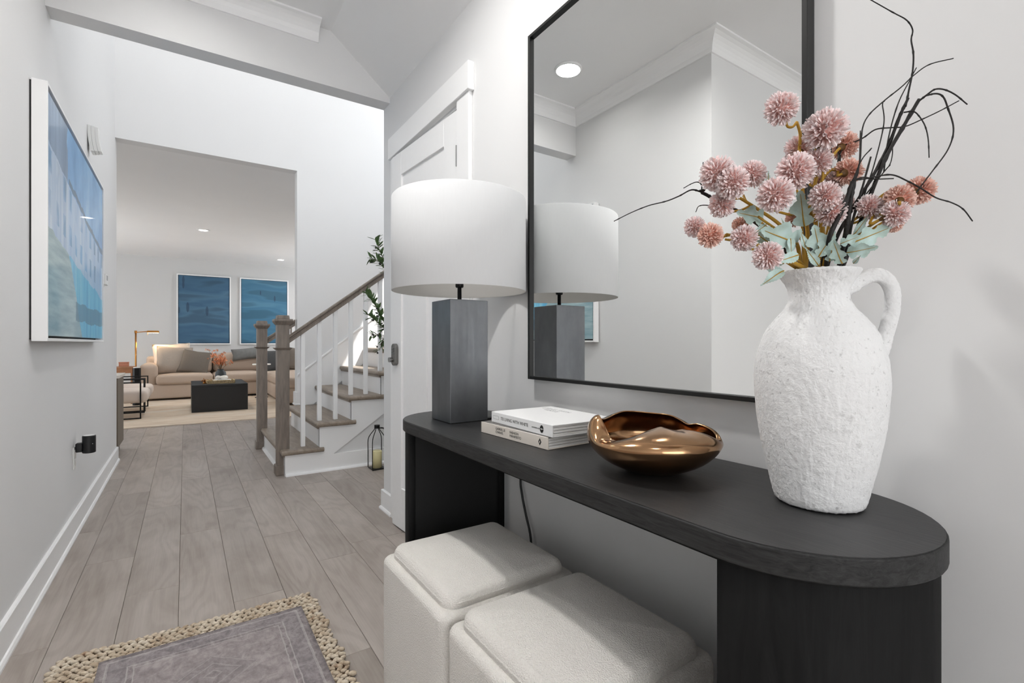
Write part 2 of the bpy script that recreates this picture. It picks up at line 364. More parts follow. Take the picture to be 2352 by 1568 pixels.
# ------------------------------------------------------------------ mesh helpers
class MB:
    def __init__(s): s.v = []; s.f = []
    def add(s, vs, fs):
        o = len(s.v); s.v += [tuple(p) for p in vs]; s.f += [tuple(i + o for i in f) for f in fs]; return s
    def box(s, x0, x1, y0, y1, z0, z1):
        vs = [(x, y, z) for z in (z0, z1) for y in (y0, y1) for x in (x0, x1)]
        return s.add(vs, [(0, 2, 3, 1), (4, 5, 7, 6), (0, 1, 5, 4), (2, 6, 7, 3), (0, 4, 6, 2), (1, 3, 7, 5)])
    def prism(s, pts, lo, hi, axis):
        """polygon pts (2D, counter-clockwise) extruded along an axis ('x','y','z')"""
        def P(a, b, h): return {'x': (h, a, b), 'y': (a, h, b), 'z': (a, b, h)}[axis]
        n = len(pts); vs = [P(a, b, lo) for a, b in pts] + [P(a, b, hi) for a, b in pts]
        fs = [tuple(range(n))[::-1], tuple(range(n, 2 * n))] + [(i, (i + 1) % n, n + (i + 1) % n, n + i) for i in range(n)]
        return s.add(vs, fs)
    def lathe(s, prof, seg=32, c=(0, 0), close=False):
        n = len(prof); vs = []
        for i in range(seg):
            a = 2 * math.pi * i / seg
            vs += [(c[0] + r * math.cos(a), c[1] + r * math.sin(a), z) for r, z in prof]
        fs = []
        for i in range(seg):
            j = (i + 1) % seg
            for k in range(n if close else n - 1):
                k2 = (k + 1) % n
                fs.append((i * n + k, j * n + k, j * n + k2, i * n + k2))
        if not close:
            if prof[0][0] > 1e-6: fs.append(tuple(i * n for i in range(seg))[::-1])
            if prof[-1][0] > 1e-6: fs.append(tuple(i * n + n - 1 for i in range(seg)))
        return s.add(vs, fs)
    def tube(s, pts, rad, seg=8, caps=True, flat=1.0):
        pts = [Vector(p) for p in pts]; n = len(pts)
        rr = rad if isinstance(rad, (list, tuple)) else [rad] * n
        T = [(pts[min(i + 1, n - 1)] - pts[max(i - 1, 0)]).normalized() for i in range(n)]
        up = Vector((0, 0, 1)) if abs(T[0].z) < 0.9 else Vector((1, 0, 0))
        nrm = T[0].cross(up).normalized(); vs = []
        for i in range(n):
            nrm = (nrm - T[i] * nrm.dot(T[i])).normalized(); b = T[i].cross(nrm)
            for k in range(seg):
                a = 2 * math.pi * k / seg
                vs.append(pts[i] + nrm * (math.cos(a) * rr[i]) + b * (math.sin(a) * rr[i] * flat))
        fs = [(i * seg + k, i * seg + (k + 1) % seg, (i + 1) * seg + (k + 1) % seg, (i + 1) * seg + k) for i in range(n - 1) for k in range(seg)]
        if caps: fs += [tuple(range(seg))[::-1], tuple((n - 1) * seg + k for k in range(seg))]
        return s.add(vs, fs)
    def mesh(s, name, smooth=False):
        me = bpy.data.meshes.new(name); me.from_pydata(s.v, [], s.f); me.validate(); 
        bm = bmesh.new(); bm.from_mesh(me); bmesh.ops.recalc_face_normals(bm, faces=bm.faces); bm.to_mesh(me); bm.free()
        if smooth: me.polygons.foreach_set('use_smooth', [True] * len(me.polygons))
        return me
    def build(s, name, mat, parent=None, smooth=False, bevel=0.0, segs=2, loc=None, origin=None):
        if origin is not None:
            o0 = Vector(origin); s.v = [tuple(Vector(p) - o0) for p in s.v]
        me = s.mesh(name, smooth); me.materials.append(M(mat) if isinstance(mat, str) else mat)
        o = bpy.data.objects.new(name, me); COL.objects.link(o)
        if origin is not None: o.location = origin
        if loc is not None: o.location = loc
        if parent is not None:
            o.parent = parent
        if bevel:
            b = o.modifiers.new('bevel', 'BEVEL'); b.width = bevel; b.segments = segs; b.limit_method = 'ANGLE'; b.angle_limit = R(35)
            if smooth is False and segs > 1:
                me.polygons.foreach_set('use_smooth', [True] * len(me.polygons)); w = o.modifiers.new('wn', 'WEIGHTED_NORMAL'); w.keep_sharp = True
        return o
def world_of(o):
    if o.parent is None: return o.matrix_basis.copy()
    return world_of(o.parent) @ o.matrix_parent_inverse @ o.matrix_basis
def rel(o, parent):
    """parent o while keeping where it stands"""
    o.parent = parent; o.matrix_parent_inverse = world_of(parent).inverted(); return o
def empty(name, loc=(0, 0, 0), rz=0.0):
    o = bpy.data.objects.new(name, None); COL.objects.link(o); o.location = loc; o.rotation_euler = (0, 0, rz); o.empty_display_size = 0.1
    return o
def tag(o, label, cat, group=None, kind=None):
    o['label'] = label; o['category'] = cat
    if group: o['group'] = group
    if kind: o['kind'] = kind
    return o
def struct(o, label, cat): return tag(o, label, cat, kind='structure')
def inst(src, name, parent, loc=None, rot=None, scale=None):
    o = src.copy(); o.name = name; COL.objects.link(o); o.parent = parent
    if loc is not None: o.location = loc
    if rot is not None: o.rotation_euler = rot
    if scale is not None: o.scale = scale if not isinstance(scale, (int, float)) else (scale,) * 3
    return o
def spline(pts, per=6):
    """Catmull-Rom through points"""
    P = [Vector(p) for p in pts]; P = [P[0] * 2 - P[1]] + P + [P[-1] * 2 - P[-2]]; out = []
    for i in range(1, len(P) - 2):
        for k in range(per):
            t = k / per; a, b, c, d = P[i - 1], P[i], P[i + 1], P[i + 2]
            out.append(0.5 * ((2 * b) + (c - a) * t + (2 * a - 5 * b + 4 * c - d) * t * t + (3 * b - 3 * c + d - a) * t ** 3))
    out.append(P[-2]); return out

# ------------------------------------------------------------------ the shell
XL, XR = -0.49, 1.01            # hall walls
CH = 2.743                      # ceiling of hall and living room
HB0, HB1, HZ = 2.80, 2.905, 2.435   # header across the hall
YB0, YB1, JX = 5.26, 5.38, 0.935    # wall with the wide opening to the living room
FZ = 5.4                        # foyer ceiling
LX0, LX1, LY = -3.5, 4.0, 12.05 # living room
EX0, EY0, EY1 = -2.4, -3.6, 1.65    # entry that widens to the left behind the camera

floor = MB().box(-3.6, 4.1, -3.7, 12.15, -0.05, -0.006).build('floor', 'subfloor')
struct(floor, 'grey-brown wide oak plank floor running down the hall into the living room', 'floor')

PW = 0.178; PL = 1.22; X0 = -0.0205
def plank_mesh(w, l):
    g = 0.0005; b = 0.0014; t = 0.0; vs = []
    for (ix, z) in ((g, -0.008), (g, -b), (g + b, t)):
        vs += [(ix, ix, z), (w - ix, ix, z), (w - ix, l - ix, z), (ix, l - ix, z)]
    fs = []
    for k in range(2):
        for i in range(4): fs.append((k * 4 + i, k * 4 + (i + 1) % 4, (k + 1) * 4 + (i + 1) % 4, (k + 1) * 4 + i))
    fs.append((8, 9, 10, 11))
    return MB().add(vs, fs)
full = plank_mesh(PW, PL).mesh('plank'); full.materials.append(M('oak_plank'))
joints = {0: 3.102, 1: 2.177, -1: 2.464, 2: 2.821, -2: 2.912, 3: 2.37, 4: 2.49, -3: 2.2}
def add_plank(col, y, l=PL):
    me = full
    if l < PL - 1e-3:
        me = plank_mesh(PW, l).mesh('plank'); me.materials.append(M('oak_plank'))
    o = bpy.data.objects.new('plank', me); COL.objects.link(o); o.location = (X0 + col * PW, y, 0); o.parent = floor
rj = random.Random(3)
for col in range(-20, 24):
    x = X0 + col * PW
    j = joints.get(col, rj.uniform(0, PL))
    y = j - math.ceil((j + 1.75) / PL) * PL
    while y < 12.1:
        y1 = y + PL
        inside = (x + PW > XL - 0.02 and x < 2.62 and y1 > -1.7 and y < 5.4) or (x + PW > EX0 and y < EY1 and y1 > -1.7) or (y1 > 5.3 and x > LX0 - 0.1)
        # keep pieces the photograph can tell apart (about 10 px or more across)
        if inside and (y < 8.0) and x > -3.2 and x < 3.0 and not (y > 5.4 and (x < -1.4 or x > 2.2)) and not (x > 1.05 and y1 < 2.85):
            add_plank(col, y)
        y = y1
# farther and hidden boards: one joined part
mb = MB()
for col in range(-20, 24):
    x = X0 + col * PW; j = joints.get(col, None)
    y = 8.0 if -1.4 <= x <= 2.2 else 5.4
    y += rj.uniform(-0.1, 0.0) if not (-1.4 <= x <= 2.2) else 0.0
    while y < 12.1:
        l = rj.choice((0.6, PL, PL))
        if not (-1.4 <= x <= 2.2 and y < 8.0 + PL):
            pass
        pm = plank_mesh(PW, l); mb.add([(p[0] + x, p[1] + y, p[2] - (0.001 if y < 9.3 else 0)) for p in pm.v], pm.f); y += l
far = mb.build('distant_planks', 'oak_plank', floor); far['kind'] = 'stuff'

def wall(name, boxes, label, mat='wall_paint', cat='wall'):
    m = MB()
    for b in boxes: m.box(*b)
    return struct(m.build(name, mat), label, cat)
wall('wall_left', [(XL - 0.12, XL, EY1, YB1, 0, FZ)], 'white hall wall on the left carrying the large blue painting')
wall('wall_right', [(XR, XR + 0.12, EY0, 1.905, 0, CH + 0.1), (XR, XR + 0.12, 2.63, HB1, 0, CH + 0.1), (XR, XR + 0.12, 1.905, 2.63, 2.065, CH + 0.1)], 'pale grey-white wall on the right behind the black console')
wall('wall_header', [(XL, 2.6, HB0, HB1, HZ, FZ), (XR + 0.12, 2.6, HB0, HB1, 0, HZ)], 'white header beam crossing the hall above the foyer opening')
wall('wall_back', [(XL, JX, YB0, YB1, CH, FZ), (JX, 2.72, YB0, YB1, 0, FZ)], 'tall bright white foyer wall with the wide living room opening')
wy0, wy1, wz0, wz1 = 3.75, 5.0, 2.3, 3.62
wall('wall_stair_side', [(2.6, 2.72, HB0, wy0, 0, FZ), (2.6, 2.72, wy1, YB1, 0, FZ), (2.6, 2.72, wy0, wy1, 0, wz0), (2.6, 2.72, wy0, wy1, wz1, FZ)], 'white side wall of the stairwell with a window')
wall('wall_entry_return', [(EX0, XL - 0.12, EY1, EY1 + 0.12, 0, CH + 0.1)], 'white wall turning the corner into the entry, seen in the mirror')
wall('wall_entry_side', [(EX0 - 0.12, EX0, EY0, EY1 + 0.12, 0, CH + 0.1)], 'white side wall of the entry')
wall('wall_entry_front', [(EX0, XR + 0.12, EY0 - 0.12, EY0, 0, CH + 0.1)], 'white front wall of the entry behind the viewer')
wall('wall_living_far', [(LX0, LX1, LY, LY + 0.12, 0, CH + 0.1)], 'pale grey living room wall behind the sofa', 'living_wall_paint')
wall('wall_living_left', [(LX0 - 0.12, LX0, YB0, LY, 0, CH + 0.1)], 'white left wall of the living room')
wall('wall_living_right', [(LX1, LX1 + 0.12, YB0, LY, 0, CH + 0.1)], 'white right wall of the living room')
wall('wall_living_near', [(LX0, XL - 0.12, YB0, YB1, 0, CH + 0.1), (2.72, LX1, YB0, YB1, 0, CH + 0.1)], 'white near wall of the living room')
wall('ceiling', [(EX0, 0.672, EY0, HB0, CH, CH + 0.1)], 'flat white hall ceiling with a recessed light', 'ceiling_paint', 'ceiling')
wall('ceiling_living', [(LX0, LX1, YB1, LY, CH, CH + 0.1)], 'grey-white living room ceiling seen through the opening', 'ceiling_paint', 'ceiling')
wall('ceiling_foyer', [(XL - 0.12, 2.72, HB0, YB1, FZ, FZ + 0.1)], 'high white ceiling of the two storey foyer', 'ceiling_paint', 'ceiling')
struct(MB().prism([(0.672, CH), (XR, 2.465), (XR, CH + 0.1), (0.672, CH + 0.1)], EY0, HB0, 'y').build('ceiling_slope', 'ceiling_paint'), 'sloped ceiling panel along the right wall above the white door', 'ceiling')

win = struct(MB().box(2.60, 2.68, wy0 - 0.0, wy0 + 0.05, wz0, wz1).box(2.60, 2.68, wy1 - 0.05, wy1, wz0, wz1).box(2.60, 2.68, wy0 + 0.05, wy1 - 0.05, wz0, wz0 + 0.05).box(2.60, 2.68, wy0 + 0.05, wy1 - 0.05, wz1 - 0.03, wz1).build('window_1', 'trim_paint'), 'white framed stairwell window high on the side wall', 'window')
MB().box(2.63, 2.634, wy0 + 0.05, wy1 - 0.05, wz0 + 0.05, wz1 - 0.03).build('pane', 'window_glass', win)

# crown moulding: cove profile (out from wall, down from ceiling)
COVE = [(0, 0), (0.092, 0), (0.092, -0.010)] + [(0.092 - 0.080 * math.sin(a), -0.010 - 0.073 * (1 - math.cos(a))) for a in [i * math.pi / 2 / 6 for i in range(1, 7)]] + [(0.010, -0.092), (0, -0.092)]
def crown(name, path, label):
    """path: list of (x, y) with mitred corners; the room lies to the right of the direction of travel"""
    n = len(path); vs = []; P = [Vector((p[0], p[1])) for p in path]
    for i in range(n):
        d0 = (P[i] - P[i - 1]).normalized() if i else (P[1] - P[0]).normalized()
        d1 = (P[i + 1] - P[i]).normalized() if i < n - 1 else d0
        n0 = Vector((d0.y, -d0.x)); n1 = Vector((d1.y, -d1.x)); m = (n0 + n1); m = m / max(1e-6, m.dot(n0))
        for o, z in COVE:
            q = P[i] + m * o; vs.append((q.x, q.y, CH + z))
    k = len(COVE); fs = [(i * k + j, i * k + (j + 1) % k, (i + 1) * k + (j + 1) % k, (i + 1) * k + j) for i in range(n - 1) for j in range(k)]
    fs += [tuple(range(k))[::-1], tuple((n - 1) * k + j for j in range(k))]
    return struct(MB().add(vs, fs).build(name, 'trim_paint'), label, 'moulding')
crown('trim_crown', [(EX0, EY1), (XL, EY1), (XL, HB0), (0.605, HB0)], 'white cove crown moulding along the left wall and header')

# baseboards with shoe moulding
def base_profile(t=0.014, h=0.118): return [(0, 0), (0.024, 0), (0.024, 0.008), (0.019, 0.017), (t, 0.019), (t, h - 0.004), (t - 0.004, h), (0, h)]
def baseboard(name, path, label):
    prof = base_profile(); n = len(path); P = [Vector((p[0], p[1])) for p in path]; vs = []
    for i in range(n):
        d0 = (P[i] - P[i - 1]).normalized() if i else (P[1] - P[0]).normalized()
        d1 = (P[i + 1] - P[i]).normalized() if i < n - 1 else d0
        n0 = Vector((d0.y, -d0.x)); n1 = Vector((d1.y, -d1.x)); m = (n0 + n1); m = m / max(1e-6, m.dot(n0))
        for o, z in prof:
            q = P[i] + m * o; vs.append((q.x, q.y, z))
    k = len(prof); fs = [(i * k + j, i * k + (j + 1) % k, (i + 1) * k + (j + 1) % k, (i + 1) * k + j) for i in range(n - 1) for j in range(k)]
    fs += [tuple(range(k))[::-1], tuple((n - 1) * k + j for j in range(k))]
    return struct(MB().add(vs, fs).build(name, 'trim_paint'), label, 'baseboard')
baseboard('baseboard_left', [(XL, EY1), (XL, YB1)], 'tall white baseboard along the left hall wall')
baseboard('baseboard_corner', [(2.6, HB1), (XR, HB1), (XR, 2.735)], 'white baseboard wrapping the corner beside the white door')
baseboard('baseboard_right', [(XR, 1.80), (XR, EY0)], 'white baseboard along the right wall behind the ottomans')
baseboard('baseboard_living', [(LX0, LY), (LX1, LY)], 'white baseboard along the far living room wall')

# ------------------------------------------------------------------ door in the right wall (ajar), with casing and keypad lock
DY0, DY1, DZ = 1.91, 2.625, 2.055
cas = MB().box(XR - 0.02, XR, DY1, 2.735, 0, 2.075).build('trim_door', 'trim_paint', bevel=0.002, segs=1)
struct(cas, 'white flat casing boards around the white door', 'door casing')
MB().box(XR - 0.02, XR, 1.80, DY0, 0, 2.075).build('casing_board', 'trim_paint', cas, bevel=0.002, segs=1)
MB().box(XR - 0.03, XR, 1.785, 2.752, 2.075, 2.195).build('head_casing', 'trim_paint', cas, bevel=0.002, segs=1)
MB().box(XR, XR + 0.12, 1.905, 1.91, 0, 2.065).box(XR, XR + 0.12, 2.625, 2.63, 0, 2.065).box(XR, XR + 0.12, 1.91, 2.625, 2.06, 2.065).box(XR + 0.045, XR + 0.06, 1.91, 2.625, 2.045, 2.06).build('jamb', 'trim_paint', cas)
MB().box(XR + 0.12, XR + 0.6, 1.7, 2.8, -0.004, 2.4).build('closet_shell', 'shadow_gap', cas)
door = empty('door_1', (XR - 0.012, DY0 + 0.003, 0.008), R(3.2))
struct(door, 'white panelled door slightly ajar in the right wall', 'door')
DW = 0.708; DT = 0.035; DH = 2.035
def dbox(name, y0, y1, z0, z1, x0=0.0, x1=DT, mat='door_paint', bev=0.0015): return MB().box(x0, x1, y0, y1, z0, z1).build(name, mat, door, bevel=bev, segs=1)
dbox('stile', 0, 0.125, 0, DH); dbox('stile', DW - 0.115, DW, 0, DH)
dbox('rail', 0.125, DW - 0.115, DH - 0.125, DH); dbox('rail', 0.125, DW - 0.115, 0, 0.22); dbox('rail', 0.125, DW - 0.115, 1.44, 1.54)
dbox('mullion', 0.30, 0.39, 0.22, 1.44)
for (a, b, c, d) in ((0.125, DW - 0.115, 1.54, DH - 0.125), (0.125, 0.30, 0.22, 1.44), (0.39, DW - 0.115, 0.22, 1.44)):
    dbox('door_panel', a, b, c, d, 0.011, DT - 0.011, bev=0)
for z in (0.22, 1.02, 1.78):
    h = MB().tube([(-0.006, -0.003, z), (-0.006, -0.003, z + 0.092)], 0.0055, 8).build('hinge', 'steel', door); h['label'] = 'steel hinge knuckle'
lock = MB().prism([(0.026 * math.cos(a) + DW - 0.058, (0.034 if math.sin(a) > 0 else -0.034) + 0.940 + 0.026 * math.sin(a)) for a in [2 * math.pi * i / 20 for i in range(20)]], -0.022, 0.0, 'x').build('keypad_lock', 'lock_metal', door, bevel=0.003); lock['label'] = 'grey metal keypad lock'
for r_ in range(3):
    for c_ in range(2):
        MB().tube([(-0.026, DW - 0.066 + c_ * 0.017, 0.945 + r_ * 0.015), (-0.021, DW - 0.066 + c_ * 0.017, 0.945 + r_ * 0.015)], 0.0052, 10).build('button', 'steel', lock)
MB().tube([(-0.042, DW - 0.052, 0.912), (-0.02, DW - 0.052, 0.912)], [0.014, 0.012], 14).build('thumb_turn', 'steel', lock)

# ------------------------------------------------------------------ recessed lights
def downlight(x, y, z, label, energy, group='recessed ceiling lights', warm=(1, 0.985, 0.965)):
    t = empty('recessed_light', (x, y, z)); tag(t, label, 'ceiling light', group)
    MB().lathe([(0.058, 0.0), (0.064, -0.009), (0.084, -0.006), (0.088, 0.0)], 32, close=True).build('trim_ring', 'trim_paint', t, smooth=True)
    MB().lathe([(0.0, -0.0035), (0.0595, -0.0035), (0.0595, 0.002), (0.0, 0.002)], 32).build('diffuser', 'lamp_glow', t)
    l = light('bulb', 'AREA', (0, 0, -0.012), energy, warm, (0.15, 0.15), (0, 0, -1)); l.data.shape = 'DISK'; l.data.spread = R(155); l.parent = t
    return t
downlight(-0.03, 2.35, CH, 'recessed light in the hall ceiling, reflected in the black framed mirror', 1.6)
downlight(0.26, 1.30, CH, 'added fill light, out of view, in the hall ceiling between the recessed lights', 14)  # extra unseen downlight, added only to brighten the hall walls
downlight(-0.03, -0.2, CH, 'recessed light in the hall ceiling behind the viewer', 3)
downlight(0.232, 8.81, CH, 'nearer recessed light in the living room ceiling', 8)
downlight(1.649, 11.05, CH, 'farther recessed light near the teal pictures', 6)

# ------------------------------------------------------------------ staircase
RUN, RISE, SX0, SY0 = 0.248, 0.192, 0.628, 4.012
stair = empty('staircase', (SX0, SY0, 0)); tag(stair, 'white staircase with grey-brown oak treads, handrail and square balusters', 'staircase')
def sp(mb, name, mat, **kw):
    o = mb.build(name, mat, None, **kw); return rel(o, stair)
NST = 8
for i in range(NST):
    xr = SX0 + i * RUN; top = 0.195 + i * RISE; y1 = 5.30 if i == 0 else YB0 - 0.02
    # nosed tread with a return nosing on the open side
    t = 0.036
    prof = [(xr - 0.028, top - t + 0.010), (xr - 0.018, top - t), (xr + RUN + 0.004, top - t), (xr + RUN + 0.004, top), (xr - 0.018, top), (xr - 0.028, top - 0.010)]
    m = MB().prism(prof, SY0 - 0.012, y1, 'y')
    m.prism([(SY0 - 0.030, top - t + 0.010), (SY0 - 0.020, top - t), (SY0 - 0.012, top - t), (SY0 - 0.012, top), (SY0 - 0.020, top), (SY0 - 0.030, top - 0.010)], xr - 0.028, xr + RUN + 0.032, 'x')
    if i < NST:
        tr = sp(m, 'tread', 'tread_wood', bevel=0.004)
    rb = (0 if i == 0 else top - RISE)
    sp(MB().box(xr, xr + 0.018, SY0 + 0.004, y1, rb, top - t), 'riser', 'trim_paint')
    sp(MB().box(xr - 0.014, xr, SY0 + 0.004, y1, top - t - 0.014, top - t), 'cove_strip', 'tread_wood')
# open stringer (stepped above, cut on a slope below)
pts = [(SX0, 0.0)]
pts_top = []
for i in range(NST):
    pts_top += [(SX0 + i * RUN, 0.160 + i * RISE), (SX0 + (i + 1) * RUN, 0.160 + i * RISE)]
low = [(SX0 + NST * RUN, 0.165 + (NST - 1) * RISE - 0.36), (0.96 + 0.03, 0.135), (0.96, 0.118)]
poly = [(SX0, 0.0), (0.985, 0.0), (0.985, 0.130), (SX0 + NST * RUN, 0.130 + (SX0 + NST * RUN - 0.985) * 0.70)] + pts_top[::-1]
sp(MB().prism(poly, SY0, SY0 + 0.018, 'y'), 'stringer', 'trim_paint')
sp(MB().prism([(0.96, 0.0), (SX0 + NST * RUN, 0.0), (SX0 + NST * RUN, 0.2 + (SX0 + NST * RUN - 0.96) * 0.70), (0.96, 0.15)], SY0 + 0.0165, SY0 + 0.03, 'y'), 'spandrel_panel', 'wall_paint')
m = MB().box(0.985, 2.6, SY0, SY0 + 0.0165, 0, 0.130); sp(m, 'base_board', 'trim_paint')
m = MB().prism([(SY0 - 0.022, 0), (SY0, 0), (SY0, 0.020), (SY0 - 0.012, 0.019), (SY0 - 0.020, 0.010)], SX0 + 0.004, 2.6, 'x'); sp(m, 'shoe_moulding', 'trim_paint')
m = MB().prism([(SX0 - 0.020, 0), (SX0, 0), (SX0, 0.020), (SX0 - 0.012, 0.018)], SY0 + 0.1, 5.22, 'y'); sp(m, 'shoe_moulding', 'trim_paint')
# skirt board on the far wall
sk = [(JX + 0.0, 0.387), (JX + 0.0, 0.70), (2.6, 0.70 + (2.6 - JX) * 0.774), (2.6, 0.30 + (2.6 - JX) * 0.774), (JX + 0.15, 0.387)]
sp(MB().prism(sk, YB0 - 0.016, YB0 - 0.001, 'y'), 'wall_skirt', 'trim_paint')
cap = []
for (x, z) in ((JX + 0.0, 0.70), (2.6, 0.70 + (2.6 - JX) * 0.774)): cap.append((x, z))
sp(MB().prism([(cap[0][0], cap[0][1] - 0.022), (cap[1][0], cap[1][1] - 0.022), cap[1], cap[0]], YB0 - 0.026, YB0 - 0.016, 'y'), 'skirt_cap', 'trim_paint', bevel=0.003)
# wall-end base on tread two
sp(MB().box(JX - 0.016, JX + 0.05, YB0 - 0.018, YB1, 0.388, 0.52).box(JX - 0.024, JX + 0.05, YB0 - 0.024, YB1, 0.388, 0.405), 'wall_end_base', 'trim_paint', bevel=0.003)
def newel(x, y, name_label):
    w = 0.0435; p = sp(MB().box(x - w, x + w, y - w, y + w, 0, 1.165), 'newel_post', 'stair_wood', bevel=0.003); p['label'] = name_label
    def sub(mb, n, bev=0.003):
        o = mb.build(n, 'stair_wood', None, bevel=bev); rel(o, p); return o
    sub(MB().box(x - w - 0.012, x + w + 0.012, y - w - 0.012, y + w + 0.012, 0, 0.075), 'foot_block', 0.006)
    def taper(z0, a0, z1, a1):
        vs = [(x + sx * a, y + sy * a, z) for z, a in ((z0, a0), (z1, a1)) for sx, sy in ((-1, -1), (1, -1), (1, 1), (-1, 1))]
        return MB().add(vs, [(3, 2, 1, 0), (4, 5, 6, 7)] + [(i, (i + 1) % 4, 4 + (i + 1) % 4, 4 + i) for i in range(4)])
    sub(taper(0.958, w + 0.003, 0.975, w + 0.02), 'collar', 0.001)
    sub(taper(1.150, w + 0.003, 1.176, w + 0.022), 'cap_moulding', 0.002)
    sub(taper(1.176, w + 0.022, 1.196, w + 0.022), 'cap_plate', 0.004)
    sub(taper(1.196, w + 0.002, 1.225, w - 0.002), 'cap_block', 0.004)
    return p
newel(0.627, 4.115, 'nearer square newel post with stepped cap'); newel(0.615, 5.24, 'farther square newel post with stepped cap')
# handrail profile swept along the slope
def rail(x0, z0, x1, z1, y, name):
    prof = [(-0.026, -0.062), (0.026, -0.062), (0.026, -0.044), (0.020, -0.036), (0.020, -0.028), (0.030, -0.020), (0.031, -0.008), (0.020, 0.0), (-0.020, 0.0), (-0.031, -0.008), (-0.030, -0.020), (-0.020, -0.028), (-0.020, -0.036), (-0.026, -0.044)]
    vs = [(x0, y + a, z0 + b) for a, b in prof] + [(x1, y + a, z1 + b) for a, b in prof]; n = len(prof)
    return sp(MB().add(vs, [tuple(range(n))[::-1], tuple(range(n, 2 * n))] + [(i, (i + 1) % n, n + (i + 1) % n, n + i) for i in range(n)]), name, 'stair_wood')
SL = 0.750
rail(0.670, 1.0715, 2.55, 1.0715 + (2.55 - 0.670) * SL, 4.115, 'handrail')
rail(0.655, 1.058, JX - 0.014, 1.055 + (JX - 0.014 - 0.65) * 0.72, 5.30, 'short_handrail')
r_ = sp(MB().lathe([(0.0, 0), (0.055, 0), (0.055, 0.008), (0.046, 0.014), (0, 0.014)], 24), 'rosette', 'stair_wood', smooth=False)
r_.matrix_world = Matrix.Translation((JX - 0.001, 5.30, 1.235)) @ Matrix.Rotation(R(-90), 4, 'Y') @ Matrix.Diagonal((1.35, 0.8, 1, 1))
for kx in range(13):
    x = 0.773 + kx * 0.1245
    i = int((x - SX0 + 0.002) / RUN); z0 = 0.195 + min(i, NST - 1) * RISE; z1 = 1.0715 + (x - 0.670) * SL - 0.05
    if x < 2.5: sp(MB().box(x - 0.016, x + 0.016, 4.099, 4.131, z0, z1), 'baluster', 'trim_paint', bevel=0.002, segs=1)

# ------------------------------------------------------------------ lantern with candle
lan = empty('candle_lantern', (1.285, 3.86, 0)); tag(lan, 'black wire lantern holding a cream pillar candle at the foot of the stairs', 'lantern')
q = 0.055
MB().box(-q, q, -q, q, 0.0, 0.010).build('base_tray', 'black_metal', lan, bevel=0.002, segs=1)
for sx in (-1, 1):
    for sy in (-1, 1):
        MB().tube(spline([(sx * q, sy * q, 0.008), (sx * q, sy * q, 0.12), (sx * q, sy * q, 0.225), (sx * (q - 0.012), sy * (q - 0.012), 0.268), (sx * 0.016, sy * 0.016, 0.315), (sx * 0.014, sy * 0.014, 0.335)], 5), 0.0034, 6).build('wire_post', 'black_metal', lan, smooth=True)
MB().lathe([(0, 0.325), (0.022, 0.325), (0.022, 0.352), (0.0, 0.352)], 18).build('top_cap', 'black_metal', lan)
MB().tube(spline([(0.02, 0, 0.33), (0.06, 0.01, 0.32), (0.075, 0.015, 0.30), (0.05, 0.01, 0.318), (0.02, 0, 0.322)], 4), 0.003, 6).build('carry_ring', 'black_metal', lan, smooth=True)
cand = MB().lathe([(0, 0.010), (0.038, 0.010), (0.038, 0.140), (0.034, 0.146), (0.0, 0.138)], 24).build('candle', 'candle_wax', lan, smooth=True)
cand['label'] = 'cream pillar candle'

# ------------------------------------------------------------------ olive tree in the foyer
ol = empty('olive_tree', (1.52, 3.50, 0)); tag(ol, 'artificial olive tree whose leafy branches poke out past the wall corner', 'plant')
MB().lathe([(0, 0.0), (0.12, 0.0), (0.15, 0.26), (0.155, 0.28), (0.14, 0.28), (0.13, 0.25), (0, 0.25)], 28).build('pot', 'pot_clay', ol, smooth=True)
MB().lathe([(0, 0.252), (0.128, 0.252), (0, 0.258)], 20).build('soil_surface', 'soil', ol)
MB().tube(spline([(0, 0, 0.25), (0.02, 0.01, 0.6), (-0.01, 0.0, 1.0), (0.01, 0.01, 1.4)], 5), [0.018 - 0.0004 * i for i in range(16)], 8).build('trunk', 'bark', ol, smooth=True)
lv = MB(); n = 5
for i in range(n + 1):
    t = i / n; w = 0.0075 * math.sin(math.pi * min(1, t * 0.94 + 0.03)) ** 0.8
    lv.v += [(t * 0.05, -w, -0.006 * t * t), (t * 0.05, 0, 0.0015 - 0.006 * t * t), (t * 0.05, w, -0.006 * t * t)]
lv.f = [(i * 3 + k, i * 3 + k + 1, i * 3 + k + 4, i * 3 + k + 3) for i in range(n) for k in range(2)]
leafmesh = lv.mesh('olive_leaf', True); leafmesh.materials.append(M('olive_leaf'))
fr = MB().lathe([(0, -0.011), (0.005, -0.008), (0.0068, 0), (0.005, 0.008), (0, 0.011)], 10).mesh('olive', True); fr.materials.append(M('olive_fruit'))
ro = random.Random(11)
